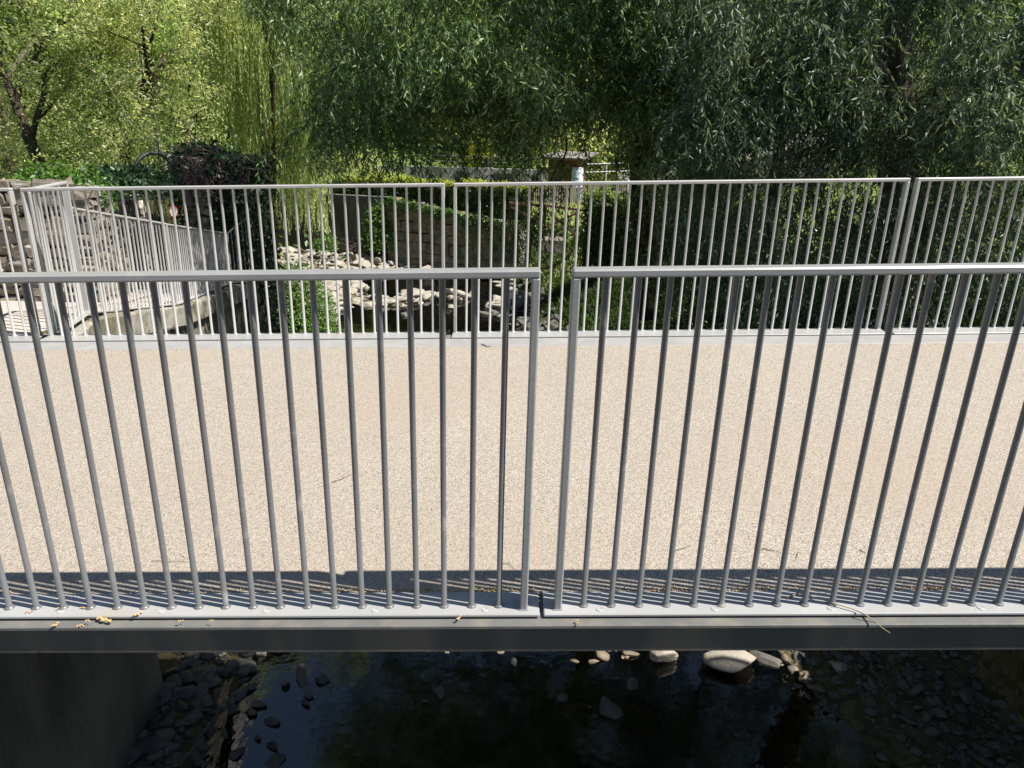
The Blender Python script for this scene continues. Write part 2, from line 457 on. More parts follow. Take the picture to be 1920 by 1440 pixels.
bridge = thing('footbridge', 'gravel-surfaced steel footbridge crossing the stream between its two grey railings', 'footbridge')
MB().box(-4.35, 6.4, 2.305, 5.575, DZ-.09, DZ-.012, shear=SL).build('deck_surface', m_deck, bridge)
MB().box(-4.35, 6.4, 5.577, 5.815, DZ-.09, DZ-.010, b=.004, shear=SL).build('kerb_strip', m_kerb, bridge)
jx = atZ(1612, 1165, DZ)[0]
for a, b in ((-4.35, jx-.002), (jx+.002, 6.4)):
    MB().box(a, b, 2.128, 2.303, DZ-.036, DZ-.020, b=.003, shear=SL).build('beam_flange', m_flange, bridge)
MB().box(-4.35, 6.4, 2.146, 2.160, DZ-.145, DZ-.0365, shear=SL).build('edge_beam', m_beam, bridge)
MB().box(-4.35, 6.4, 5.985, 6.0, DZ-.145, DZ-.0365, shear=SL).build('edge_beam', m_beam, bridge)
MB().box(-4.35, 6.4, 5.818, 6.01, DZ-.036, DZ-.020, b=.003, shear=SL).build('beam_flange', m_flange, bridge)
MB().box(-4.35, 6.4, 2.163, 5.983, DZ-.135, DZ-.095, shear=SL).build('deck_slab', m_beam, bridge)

RAILH = 1.2235
BR = .0103


def baluster_mesh(h, r=BR):
    return mesh_np('baluster', *lathe([(r*1.75, 0), (r*1.75, .0022), (r*1.35, .005), (r, .009), (r, h-.008), (r*1.35, h), (r*.5, h+.002)], 14), smooth=True)


screw_me = mesh_np('screw', *lathe([(.0135, 0), (.0135, .0012), (.0122, .0018), (.0118, .0004), (.0104, .0004), (.010, .0018), (.0042, .0018), (.0036, .0003), (.0002, .0003)], 16))
screw_me.materials.append(m_screw)


def frame_bar(p0, p1, w, t, b=.004):
    """flat bar between two points; w across (y), t thickness in the bar's plane"""
    p0 = np.array(p0, float); p1 = np.array(p1, float)
    d = p1-p0; Ln = np.linalg.norm(d); d /= Ln
    V, Fc = cbox(Ln, w, t, b)
    yv = np.array([-d[1], d[0], 0.]); yv /= np.linalg.norm(yv)+1e-9
    zv = np.cross(d, yv)
    return (p0+p1)/2+V[:, :1]*d+V[:, 1:2]*yv+V[:, 2:3]*zv, Fc


def railing_panel(x0, x1, xb, y, label, near=True, plate=(2.165, 2.302), screws=(), ends=(.02, .02), group='railing panels of the footbridge'):
    """upright frame from x0 to x1 (post centres), balusters at xb"""
    root = thing('railing_panel', label, 'railing', (0, y, 0), group)
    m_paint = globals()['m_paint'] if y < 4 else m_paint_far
    dw = .058; t = .026
    # top rail with small gussets in the corners
    mb = MB()
    V, Fc = cbox(x1-x0+t, dw, t, .0055)
    V = V+[(x0+x1)/2, 0, DZ+RAILH+.012-t/2]; V[:, 2] += SL*V[:, 0]
    mb.add(V, Fc)
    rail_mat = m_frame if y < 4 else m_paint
    for xc, s in ((x0+t/2, 1), (x1-t/2, -1)):
        g_ = .014; zt = DZ+RAILH+.012-t+.002
        W = []
        for yy in (-dw/2+.006, dw/2-.006):
            W += [(xc-s*.003, yy, zb(xc)-DZ+zt), (xc+s*g_, yy, zb(xc)-DZ+zt), (xc-s*.003, yy, zb(xc)-DZ+zt-g_)]
        mb.add(W, [[0, 1, 2], [5, 4, 3], [1, 4, 5, 2], [0, 3, 4, 1], [0, 2, 5, 3]])
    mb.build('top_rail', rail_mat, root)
    for xp in (x0, x1):
        V, Fc = cbox(t, dw, RAILH+.012-t+.001, .0045)
        mb = MB(); mb.add(V+[xp, 0, zb(xp)+(RAILH+.012-t)/2], Fc)
        V, Fc = cbox(t+.009, dw+.007, .004, .0018); mb.add(V+[xp, 0, zb(xp)+.0015], Fc)
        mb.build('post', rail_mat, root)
    me = baluster_mesh(RAILH-.012); me.materials.append(m_paint)
    for x in xb: link('baluster', me, None, root, (x, 0, zb(x)), rot=(RNG.normal(0, .0012), RNG.normal(0, .0014), RNG.uniform(0, 6)))
    mb = MB(); mb.box(x0-ends[0], x1+ends[1], plate[0]-y, plate[1]-y, DZ-.0135, DZ, b=.0035, shear=SL); mb.build('base_plate', m_plate, root)
    for x, yy in screws: link('screw', screw_me, None, root, (x, yy-y, zb(x)+.0002), rot=(0, -math.atan(SL), 0))
    return root


XN = [-.0234-.1*k for k in range(35)]
scr_l = [(atZ(px, py, 3.95)[0], 2.192) for px, py in ((910, 1140), (702, 1143), (491, 1147), (287, 1146), (83, 1149))]+[(-1.95-.42*k, 2.192) for k in range(4)]
scr_l += [(x+.005, 2.28) for x, _ in scr_l[::2]]
scr_r = [(atZ(px, py, 3.95)[0], 2.192) for px, py in ((1122, 1141), (1332, 1142), (1541, 1143), (1805, 1143))]+[(2.05+.42*k, 2.192) for k in range(4)]
scr_r += [(x+.005, 2.28) for x, _ in scr_r[::2]]
railing_panel(XN[-1]-.095, .0675, XN, 2.217, 'large grey railing panel of the near railing, left of the narrow central gap', screws=scr_l, ends=(.02, .0565))
XN2 = [.285+.1*k for k in range(35)]
railing_panel(.191, XN2[-1]+.095, XN2, 2.217, 'large grey railing panel of the near railing, right of the narrow central gap', screws=scr_r, ends=(.052, .02))
YF = 5.9855
PF = (5.823, 6.012)
XF1 = [-.685-.1*k for k in range(33)]
railing_panel(XF1[-1]-.095, -.592, XF1, YF, 'far-side railing panel from the path corner to the gap near the retaining wall', plate=PF)
XF2 = list(np.linspace(-.3995, 3.0075, 35))
railing_panel(-.494, 3.103, XF2, YF, 'far-side middle railing panel in front of the shed and the dark willow trunk', plate=PF)
XF3 = [3.285+.1*k for k in range(29)]
railing_panel(3.187, XF3[-1]+.095, XF3, YF, 'far-side railing panel at the right edge in front of dark willow leaves', plate=PF)
XF0 = [-4.20-.1*k for k in range(20)]
XF0 = [x for x in XF0]
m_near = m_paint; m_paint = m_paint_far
r0 = thing('railing_panel', 'pale railing panel at the far left, beyond the bridge corner beside the path', 'railing', (0, YF, 0), 'railing panels of the footbridge')
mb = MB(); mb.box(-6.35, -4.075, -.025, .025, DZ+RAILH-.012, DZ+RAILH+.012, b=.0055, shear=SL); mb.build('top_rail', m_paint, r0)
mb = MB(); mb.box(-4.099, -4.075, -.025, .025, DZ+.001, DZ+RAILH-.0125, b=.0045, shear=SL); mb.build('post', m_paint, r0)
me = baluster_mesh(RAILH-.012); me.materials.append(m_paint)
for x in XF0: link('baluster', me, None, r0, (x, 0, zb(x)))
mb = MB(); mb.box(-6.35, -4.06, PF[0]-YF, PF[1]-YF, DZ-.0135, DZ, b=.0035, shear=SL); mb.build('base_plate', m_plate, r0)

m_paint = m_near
# small black rubber scrap caught in the far plate gap
mb = MB(); q = atZ(843, 626, 3.95)
mb.add(*frame_bar((-.55, 5.87, zb(-.55)+.02), (-.535, 5.85, zb(-.5)+.05), .02, .012, .003)); mb.add(*frame_bar((-.56, 5.87, zb(-.55)+.008), (-.53, 5.86, zb(-.5)+.03), .015, .01, .003))
tag(mb.build('rubber_scrap', m_black), 'small black rubber scrap lying in the gap of the far base plate', 'scrap')


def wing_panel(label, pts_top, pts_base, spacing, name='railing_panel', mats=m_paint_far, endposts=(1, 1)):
    """railing whose top follows pts_top[0]->pts_top[1] over the base pts_base[0]->pts_base[1]"""
    T0, T1 = map(np.array, pts_top); B0, B1 = map(np.array, pts_base)
    root = thing(name, label, 'railing', tuple(B0), 'railings along the wing wall')
    T0 = T0-B0; T1 = T1-B0; B1 = B1-B0; Z0 = np.zeros(3)
    mb = MB(); mb.add(*frame_bar(T0, T1, .05, .024, .005)); mb.build('top_rail', mats, root)
    mb = MB(); mb.add(*frame_bar(Z0-[0, 0, .006], B1-[0, 0, .006], .13, .012, .003)); mb.build('base_plate', m_plate, root)
    Ln = np.linalg.norm((B1)[:2]); n = int(round(Ln/spacing))
    d = (T1-T0); d /= np.linalg.norm(d)
    for e, (a, b) in zip(endposts, ((Z0, T0), (B1, T1))):
        if e:
            V, Fc = cbox(.05, .024, b[2]-a[2]-.001, .004)
            ang = math.atan2(B1[1], B1[0])
            c, s = math.cos(ang+math.pi/2), math.sin(ang+math.pi/2)
            V = np.stack([V[:, 0]*c-V[:, 1]*s, V[:, 0]*s+V[:, 1]*c, V[:, 2]], 1)
            mb = MB(); mb.add(V+[a[0], a[1], (a[2]+b[2])/2-.012], Fc); mb.build('post', mats, root)
    h = T0[2]-.012
    me = baluster_mesh(h); me.materials.append(mats)
    for k in range(1, n):
        t = k/n; b = B1*t; hh = (T0+(T1-T0)*t)[2]-b[2]-.012
        link('baluster', me, None, root, b, scale=(1, 1, hh/h))
    return root


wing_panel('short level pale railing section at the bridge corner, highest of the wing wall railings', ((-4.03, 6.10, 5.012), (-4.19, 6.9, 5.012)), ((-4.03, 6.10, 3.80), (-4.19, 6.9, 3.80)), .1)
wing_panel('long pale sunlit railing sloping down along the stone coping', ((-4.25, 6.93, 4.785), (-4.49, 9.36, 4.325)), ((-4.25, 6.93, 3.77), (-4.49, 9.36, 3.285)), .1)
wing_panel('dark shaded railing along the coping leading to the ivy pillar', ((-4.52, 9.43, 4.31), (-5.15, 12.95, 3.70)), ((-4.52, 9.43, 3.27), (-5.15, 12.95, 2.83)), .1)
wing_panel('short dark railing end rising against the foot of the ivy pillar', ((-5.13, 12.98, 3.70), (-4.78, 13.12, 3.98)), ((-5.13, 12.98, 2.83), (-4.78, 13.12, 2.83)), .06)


# ------------------------------------------------------------------ walls
def strip_wall(name, label, cat, pts, thick, mat, kind=None):
    """vertical wall along pts = [(x, y, zbottom, ztop)], thickness to the left of the direction of travel; subdivided and roughened"""
    P = np.array(pts, float)
    d = np.gradient(P[:, :2], axis=0); d /= np.linalg.norm(d, axis=1)[:, None]
    nrm = np.stack([-d[:, 1], d[:, 0]], 1)
    V = []; Fc = []
    nz = 5
    for i, q in enumerate(P):
        for s in (0, 1):
            for k in range(nz+1):
                z = q[2]+(q[3]-q[2])*k/nz
                V.append((q[0]+nrm[i][0]*thick*s, q[1]+nrm[i][1]*thick*s, z))
    m = 2*(nz+1)
    for i in range(len(P)-1):
        a = i*m; b = (i+1)*m
        for k in range(nz):
            Fc.append([a+k, b+k, b+k+1, a+k+1])
            Fc.append([a+nz+1+k, a+nz+2+k, b+nz+2+k, b+nz+1+k])
        Fc.append([a+nz, b+nz, b+2*nz+1, a+2*nz+1])
    for e in (0, (len(P)-1)*m):
        Fc.append([e+k for k in range(nz+1)]+[e+nz+1+k for k in range(nz, -1, -1)])
    V = np.array(V); V[:, :2] += RNG.normal(0, .012, (len(V), 2))
    me = mesh_np(name, V, Fc)
    o = link(name, me, mat)
    return tag(o, label, cat)


ys = np.linspace(-6, 6.2, 14)
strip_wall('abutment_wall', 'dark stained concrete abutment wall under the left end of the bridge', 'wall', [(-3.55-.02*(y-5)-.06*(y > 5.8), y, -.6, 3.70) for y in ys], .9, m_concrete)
ys = np.linspace(6.25, 13.3, 16)
ww = strip_wall('wing_wall', 'stone wing wall above the stream with a mossy coping of long blocks', 'wall',
                [(WX(y)+.17, y, -.6, PATHZ(y)-.33) for y in ys], .5, m_wallface)
y = 6.2; k = 0
while y < 13.1:
    ln = RNG.uniform(.42, .72)
    y1 = min(y+ln, 13.15)
    x0, x1 = WX(y)+.02, WX(y1)+.02; z0, z1 = PATHZ(y)-.17, PATHZ(y1)-.17
    V, Fc = cbox(np.hypot(x1-x0, y1-y)-.012, .50, .285, .022)
    V = V+RNG.normal(0, .007, V.shape)
    a = math.atan2(y1-y, x1-x0); ph = math.atan2(z1-z0, y1-y)
    X = V[:, 0]*math.cos(a)-V[:, 1]*math.sin(a); Yv = V[:, 0]*math.sin(a)+V[:, 1]*math.cos(a); Z = V[:, 2]+V[:, 0]*math.tan(ph)
    V = np.stack([X+(x0+x1)/2, Yv+(y+y1)/2, Z+(z0+z1)/2], 1)
    MB().add(V, Fc).build('coping_stone', m_coping, ww)
    y = y1; k += 1


def stone_courses(root, A, B, zlo, zhiA, zhiB, hrange, lrange, mats, depth=.22, name='stone', jit=.02, out=None, gap=.014):
    """courses of separate stones along A->B (2-D points) standing proud of the wall core"""
    A = np.array(A, float); B = np.array(B, float)
    d = B-A; Ln = np.linalg.norm(d); d /= Ln; nrm = np.array([d[1], -d[0]])     # outward = to the right of travel
    z = zlo; n = 0
    while z < max(zhiA, zhiB)-.06:
        h = RNG.uniform(*hrange); s = RNG.uniform(-.3, 0)
        while s < Ln-.04:
            l = RNG.uniform(*lrange)
            s0, s1 = max(s, 0), min(s+l, Ln)
            top = zhiA+(zhiB-zhiA)*((s0+s1)/2/Ln)
            hh = min(h, top-z)
            if s1-s0 > .07 and hh > .07:
                V, Fc = cbox(s1-s0-gap, depth, hh-gap, min(.03, hh*.22))
                V = V+RNG.normal(0, jit, V.shape)
                off = RNG.uniform(-.03, .03)
                c = A+d*(s0+s1)/2+nrm*off
                W = np.stack([c[0]+V[:, 0]*d[0]+V[:, 1]*nrm[0], c[1]+V[:, 0]*d[1]+V[:, 1]*nrm[1], z+hh/2+V[:, 2]], 1)
                MB().add(W, Fc).build(name, random.choice(mats), root); n += 1
            s += l
        z += h
    return n


# rubble wall on the left, behind the path
rw = strip_wall('rubble_wall', 'sunlit rough stone wall behind the path at the left edge', 'wall', [(-9.5, 9.24, 2.8, 4.70), (-7.5, 9.24, 2.8, 4.76), (-5.62, 9.24, 2.8, 4.80), (-6.1, 10.8, 2.6, 4.55), (-6.5, 12.3, 2.5, 4.38)], .4, m_wallface)
stone_courses(rw, (-8.6, 9.20), (-5.55, 9.20), 3.22, 4.80, 4.84, (.09, .19), (.12, .34), [m_stone, m_stone, m_coping, m_stone], .3, jit=.02, gap=.006)
stone_courses(rw, (-5.50, 9.22), (-6.42, 12.3), 2.95, 4.80, 4.42, (.10, .2), (.14, .4), [m_stone, m_stone, m_coping, m_stone3], .3, jit=.02, gap=.006)

# retaining wall of big squared blocks, far right bank of the pool
rt = strip_wall('retaining_wall', 'retaining wall of squared brown blocks beyond the pool, its top stepping down to the right', 'wall',
                [(-5.1, 30.15, -.3, 2.62), (-2.4, 29.05, -.3, 2.3), (.3, 27.95, -.3, 1.85)], .4, m_wallface)
stone_courses(rt, (-5.15, 30.0), (.22, 27.75), .1, 2.85, 2.12, (.28, .44), (.42, .85), [m_stone2, m_stone3, m_stone2, m_stone], .42, name='stone_block', jit=.022)
dwl = strip_wall('dark_wall', 'tall shaded concrete wall behind the gravel bar, partly hidden by hanging strands', 'wall',
                 [(-12.5, 32.6, -.3, 2.7), (-9, 31.6, -.3, 2.75), (-5.25, 30.25, -.3, 2.8)], .4, m_concrete)
q = atY(1022, 452, 24.5)
V, Fc = cbox(.85, .9, .42, .03)
tag(MB().add(V+RNG.normal(0, .012, V.shape)+[q[0]+.25, 24.8, q[2]-.15], Fc).build('stone_block', m_stone), 'single pale flat-topped stone block on the bank at the end of the retaining wall', 'stone block')

# ivy pillar
pil = thing('ivy_pillar', 'old stone pillar wrapped in dark ivy at the end of the wing wall', 'pillar')
mb = MB()
mb.box(-6.05, -4.82, 13.35, 14.3, -.6, 4.95, b=.05)
mb.build('wall_core', m_wallface, pil)
mb2 = pil
stone_courses(pil, (-5.95, 13.28), (-5.45, 13.28), 2.8, 5.0, 4.95, (.10, .17), (.22, .5), [m_stone, m_coping, m_stone], .25, jit=.012)


# ------------------------------------------------------------------ leaves
def nrm_(v): return v/(np.linalg.norm(v, axis=-1, keepdims=True)+1e-9)


def leaf_obj(name, pos, d, n, Ls, Ws, mat, parent=None, tint=None, curl=.12, rng=RNG):
    N_ = len(pos)
    d = nrm_(d); s = nrm_(np.cross(d, n)); n = np.cross(s, d)
    Ls = np.broadcast_to(Ls, (N_,))[:, None]; Ws = np.broadcast_to(Ws, (N_,))[:, None]
    mid = pos+d*Ls*.45+n*Ws*.18
    V = np.stack([pos, mid+s*Ws*.5, pos+d*Ls-n*Ls*curl, mid-s*Ws*.5], 1).reshape(-1, 3)
    b = np.arange(N_)*4
    Fc = np.stack([np.stack([b, b+1, b+2], 1), np.stack([b, b+2, b+3], 1)], 1).reshape(-1, 3)
    if tint is None: tint = rng.random(N_)
    me = mesh_np(name, V, Fc, tint=np.repeat(np.clip(tint, 0, 1), 2))
    me.materials.append(mat)
    o = link(name, me, None, parent)
    o['kind'] = 'stuff'
    return o


def rand_dirs(n, rng, down=0.):
    v = rng.normal(0, 1, (n, 3)); v[:, 2] -= down
    return nrm_(v)


def ribbons(name, Pts, w, mat, parent):
    """thin crossed ribbons along polylines Pts (S,K,3)"""
    S_, K, _ = Pts.shape
    T = np.gradient(Pts, axis=1); T = nrm_(T)
    sd_ = nrm_(np.cross(T, RNG.normal(0, 1, (S_, 1, 3))))
    wv = (w*np.linspace(1, .3, K))[None, :, None]
    V = np.stack([Pts-sd_*wv, Pts+sd_*wv], 2).reshape(-1, 3)
    i = (np.arange(S_)[:, None]*K*2+np.arange(K-1)[None, :]*2).ravel()
    Fc = np.stack([i, i+1, i+3, i+2], 1)
    me = mesh_np(name, V, Fc)
    o = link(name, me, mat, parent); o['kind'] = 'stuff'
    return o


def strands(name, A, Ln, out, K, mat, parent, leafL=.09, leafW=.017, reach=.35, rng=RNG, tw=.0025, twmat=None, spread=.75, tintbias=None, twigs=True, droop=.55):
    """drooping leafy twigs hanging from anchors A"""
    n = len(A)
    t = (np.arange(K)[None, :]+rng.uniform(0, 1, (n, K)))/K
    ph = rng.uniform(0, 6.28, (n, 2)); am = rng.uniform(.02, .08, (n, 2))

    def curve(t):
        e = 1-np.exp(-2.6*t)
        R = (reach*Ln)[:, None]
        x = A[:, None, 0]+out[:, None, 0]*R*e+am[:, :1]*np.sin(5*t+ph[:, :1])
        y = A[:, None, 1]+out[:, None, 1]*R*e+am[:, 1:]*np.sin(4*t+ph[:, 1:])
        z = A[:, None, 2]+out[:, None, 2]*R*e-Ln[:, None]*t**1.25
        return np.stack([x, y, z], 2)
    Pp = curve(t); Tn = nrm_(curve(t+.02)-Pp)
    rd = rng.normal(0, 1, (n, K, 3)); rd[..., 2] *= .6
    d = nrm_(Tn*.55+rd*spread*.62+np.array([0, 0, -droop]))
    nn = rng.normal(0, 1, (n, K, 3))+np.array([0, 0, .7])
    tb = rng.normal(.45, .18, (n, 1)) if tintbias is None else tintbias[:, None]
    ti = np.clip(tb+rng.normal(0, .16, (n, K)), 0, 1)
    sz = rng.uniform(.65, 1.2, (n, K))
    leaf_obj(name, Pp.reshape(-1, 3), d.reshape(-1, 3), nn.reshape(-1, 3), (leafL*sz).ravel(), (leafW*sz).ravel(), mat, parent, ti.ravel(), rng=rng)
    if twigs:
        tt = np.broadcast_to(np.linspace(0, 1, 6)[None, :], (n, 6))
        ribbons('twigs', curve(tt), tw, twmat or m_bark, parent)


def limb(parent, pts, r0, r1, mat, name='limb', n=8, wob=.03):
    P = np.array(pts, float)
    # smooth resample
    t = np.linspace(0, len(P)-1, (len(P)-1)*5+1)
    Q = np.stack([np.interp(t, np.arange(len(P)), P[:, k]) for k in range(3)], 1)
    for _ in range(2): Q[1:-1] = (Q[:-2]+2*Q[1:-1]+Q[2:])/4
    Q[1:-1] += RNG.normal(0, wob, Q[1:-1].shape)*.5
    R = np.linspace(r0, r1, len(Q))*(1+RNG.uniform(-.06, .06, len(Q)))
    return MB().tube(Q, R, n).build(name, mat, parent, smooth=True)


# ---- the two big willows on the right bank
def hang_region(n, px, ytop, ybot, Y, lens, rng, fn=None, clump=0, jit=(30, 26, .3)):
    """anchors for strands whose tips end inside the region"""
    x = rng.uniform(px[0], px[1], n)
    yb = fn(x) if fn is not None else np.full(n, float(ybot))
    e = ytop+(yb-ytop)*rng.uniform(0, 1, n)**.8
    Yv = rng.uniform(Y[0], Y[1], n)
    if clump:
        m = max(4, n//clump); k = rng.integers(0, m, n)
        x, e, Yv = x[:m][k]+rng.normal(0, jit[0], n), e[:m][k]+rng.normal(0, jit[1], n), Yv[:m][k]+rng.normal(0, jit[2], n)
        if fn is not None: e = np.minimum(e, fn(x))
    Ln = rng.uniform(lens[0], lens[1], n)
    P = np.array([atY(a, b, c) for a, b, c in zip(x, e, Yv)])
    P[:, 2] += Ln
    return P, Ln


def willow_canopy(root, mat, regions, rng, K=17, leafL=.115, leafW=.025, hole_=None, clump_=26):
    PA = []; LN = []
    for r in regions:
        P, Ln = hang_region(*r[:6], rng, r[6] if len(r) > 6 else None, clump=clump_)
        PA.append(P); LN.append(Ln)
    A = np.concatenate(PA); Ln = np.concatenate(LN)
    ang = rng.uniform(0, 6.28, len(A))
    out = np.stack([np.cos(ang), np.sin(ang)-.2, rng.uniform(-.1, .5, len(A))], 1)
    tb = .46+.40*vnoise(A, 1.3, 9)+rng.normal(0, .12, len(A))
    if hole_ is not None:
        C_ = A-[0, 0, ZC]; C_[:, 2] -= Ln*.5
        dz_ = C_@FW; u_ = 960+F*(C_@RT)/dz_; v_ = 720-F*(C_@UP)/dz_
        kp = ~((((u_-hole_[0])/hole_[2])**2+((v_-hole_[1])/hole_[3])**2 < 1) & (A[:, 1] < 11.9))
        A, Ln, out, tb = A[kp], Ln[kp], out[kp], tb[kp]
    strands('crown', A, Ln, out, K, mat, root, leafL, leafW, .75, rng, tintbias=tb, spread=1.15, droop=.5)


rA = np.random.default_rng(21)
wa = thing('weeping_willow', 'dark green willow in the middle with a curved trunk, its branches above the shed', 'willow tree')
limb(wa, [atY(1212, 560, 15)-[0, 0, .4], atY(1210, 440, 15), atY(1208, 335, 15), atY(1192, 260, 15), atY(1172, 200, 15), atY(1165, 60, 15), atY(1150, -120, 15)], .30, .16, m_bark, 'trunk', 12)
for pts, a, b in (([atY(1172, 210, 15), atY(1080, 178, 14.5), atY(960, 190, 14), atY(860, 215, 13.6), atY(760, 200, 13.2)], .12, .035),
                  ([atY(1150, 60, 15), atY(1020, -40, 14), atY(860, -110, 13), atY(690, -120, 12)], .14, .04),
                  ([atY(1195, 290, 15), atY(1250, 240, 14.6), atY(1330, 200, 14.2)], .09, .03),
                  ([atY(1210, 330, 15), atY(1262, 320, 14.7), atY(1330, 295, 14.2), atY(1372, 230, 14)], .05, .015),
                  ([atY(1055, 60, 13.4), atY(1058, 190, 13.3), atY(1060, 285, 13.2), atY(1052, 320, 13.1)], .03, .014),
                  ([atY(1060, 290, 13.2), atY(1035, 330, 13), atY(1010, 400, 12.8)], .016, .008),
                  ([atY(1165, 60, 15), atY(1230, -80, 14), atY(1300, -250, 13)], .12, .04),
                  ([atY(1150, -120, 15), atY(1050, -330, 14), atY(900, -480, 13)], .13, .04),
                  ([atY(1150, -120, 15), atY(1250, -330, 14.6), atY(1260, -620, 14)], .13, .04)):
    limb(wa, pts, a, b, m_bark)
fA = lambda x: np.interp(x, [520, 570, 620, 700, 760, 830, 900, 960, 1000, 1060, 1110, 1180, 1230, 1290, 1340], [40, 130, 290, 325, 270, 235, 265, 320, 330, 270, 255, 300, 330, 420, 600])
willow_canopy(wa, l_willow, [(5200, (530, 1330), -330, 0, (10.0, 15.5), (.3, .75), fA),
                             (1500, (560, 1330), -150, 0, (10.0, 12.5), (.3, .6), lambda x: fA(x)-40),
                             (520, (600, 1010), 190, 335, (10.5, 14), (.3, .8)),
                             (110, (1090, 1260), 200, 335, (11, 14), (.3, .8)),
                             (130, (945, 1035), 350, 540, (11.5, 12.8), (.4, .9)),
                             (500, (1180, 1340), 300, 590, (12.5, 15), (.4, .8))], rA)
rB = np.random.default_rng(22)
wb_ = thing('weeping_willow', 'silvery green willow filling the right side, thick trunk seen through a dark hollow', 'willow tree')
limb(wb_, [atY(1700, 640, 11.5)-[0, 0, .6], atY(1690, 420, 11.5), atY(1682, 250, 11.5), atY(1678, 100, 11.5), atY(1690, -60, 11.5), atY(1720, -300, 11.5)], .34, .2, m_bark_mid, 'trunk', 14)
for pts, a, b in (([atY(1680, 180, 11.5), atY(1590, 60, 11), atY(1480, -60, 10.6), atY(1350, -150, 10.2)], .14, .04),
                  ([atY(1684, 230, 11.5), atY(1780, 150, 11), atY(1900, 60, 10.5), atY(2050, -20, 10)], .14, .04),
                  ([atY(1690, -60, 11.5), atY(1600, -250, 11), atY(1450, -420, 10)], .14, .04),
                  ([atY(1700, -120, 11.5), atY(1850, -350, 11), atY(2000, -500, 10)], .14, .04),
                  ([atY(1440, 560, 12.8)-[0, 0, .5], atY(1450, 400, 12.8), atY(1462, 240, 12.8), atY(1478, 40, 12.8)], .13, .07)):
    limb(wb_, pts, a, b, m_bark_mid)
hole = lambda x: 620
willow_canopy(wb_, l_willow2, [(8200, (1260, 2150), -600, 620, (8.6, 13.5), (.3, .75)),
                               (420, (1600, 1830), 190, 480, (8.8, 11), (.3, .7)), (200, (1600, 1800), -200, 60, (9, 11), (.3, .7)), (900, (1290, 1640), 40, 330, (8.4, 9.8), (.25, .6)),
                               (300, (1800, 2050), 60, 320, (8.2, 9.6), (.25, .6)),
                               (1100, (1300, 2150), 250, 660, (10.5, 13.8), (.4, .8))], rB, leafL=.10, leafW=.022, hole_=(1672, 135, 62, 75))


# high canopy above the frame, unseen spread of the same willows, added for its shade
def unseen_shade_canopy(root, mat, cx, cy, cz, rx, ry, rz, n, rng):
    u = rand_dirs(n, rng); u[:, 2] = np.abs(u[:, 2])
    rr = rng.uniform(.55, 1.0, n)[:, None]
    A = np.array([cx, cy, cz])+u*rr*np.array([rx, ry, rz])
    Ln = rng.uniform(.8, 1.7, n)
    out = u*[1, 1, .2]
    strands('crown', A, Ln, out, 22, mat, root, .13, .034, .4, rng, twigs=False)


unseen_shade_canopy(wa, l_willow, 1.6, 13.2, 9.2, 4.2, 3.4, 3.4, 450, rA)
unseen_shade_canopy(wb_, l_willow2, 8.0, 12.0, 9.0, 6.5, 4.4, 6.0, 2000, rB)


# ---- generic broadleaf trees
def grow(rng, p, d, Ln, r, lvl, segs, tips, maxl, spread=.7, up=.12):
    n = 5
    P = [np.array(p, float)]; dd = np.array(d, float)
    for i in range(n):
        dd = dd+rng.normal(0, .13, 3)+np.array([0, 0, up*.3]); dd /= np.linalg.norm(dd)
        P.append(P[-1]+dd*Ln/n)
    P = np.array(P)
    segs.append((P, r, r*.45, lvl))
    if lvl >= maxl:
        tips += [P[k] for k in (2, 3, 4, 5)]
        return
    nc = rng.integers(3, 6) if lvl else rng.integers(5, 8)
    for k in range(nc):
        t = rng.uniform(.3, 1.0) if k else 1.0
        i = min(int(t*n), n-1); q = P[i]+(P[i+1]-P[i])*(t*n-i)
        a = rng.normal(0, 1, 3); a -= dd*(a@dd); a /= np.linalg.norm(a)
        nd = dd*(1-spread*.6)+a*spread+np.array([0, 0, up])
        grow(rng, q, nd/np.linalg.norm(nd), Ln*rng.uniform(.45, .7), r*(1-t*.5)*.55, lvl+1, segs, tips, maxl, spread, up)


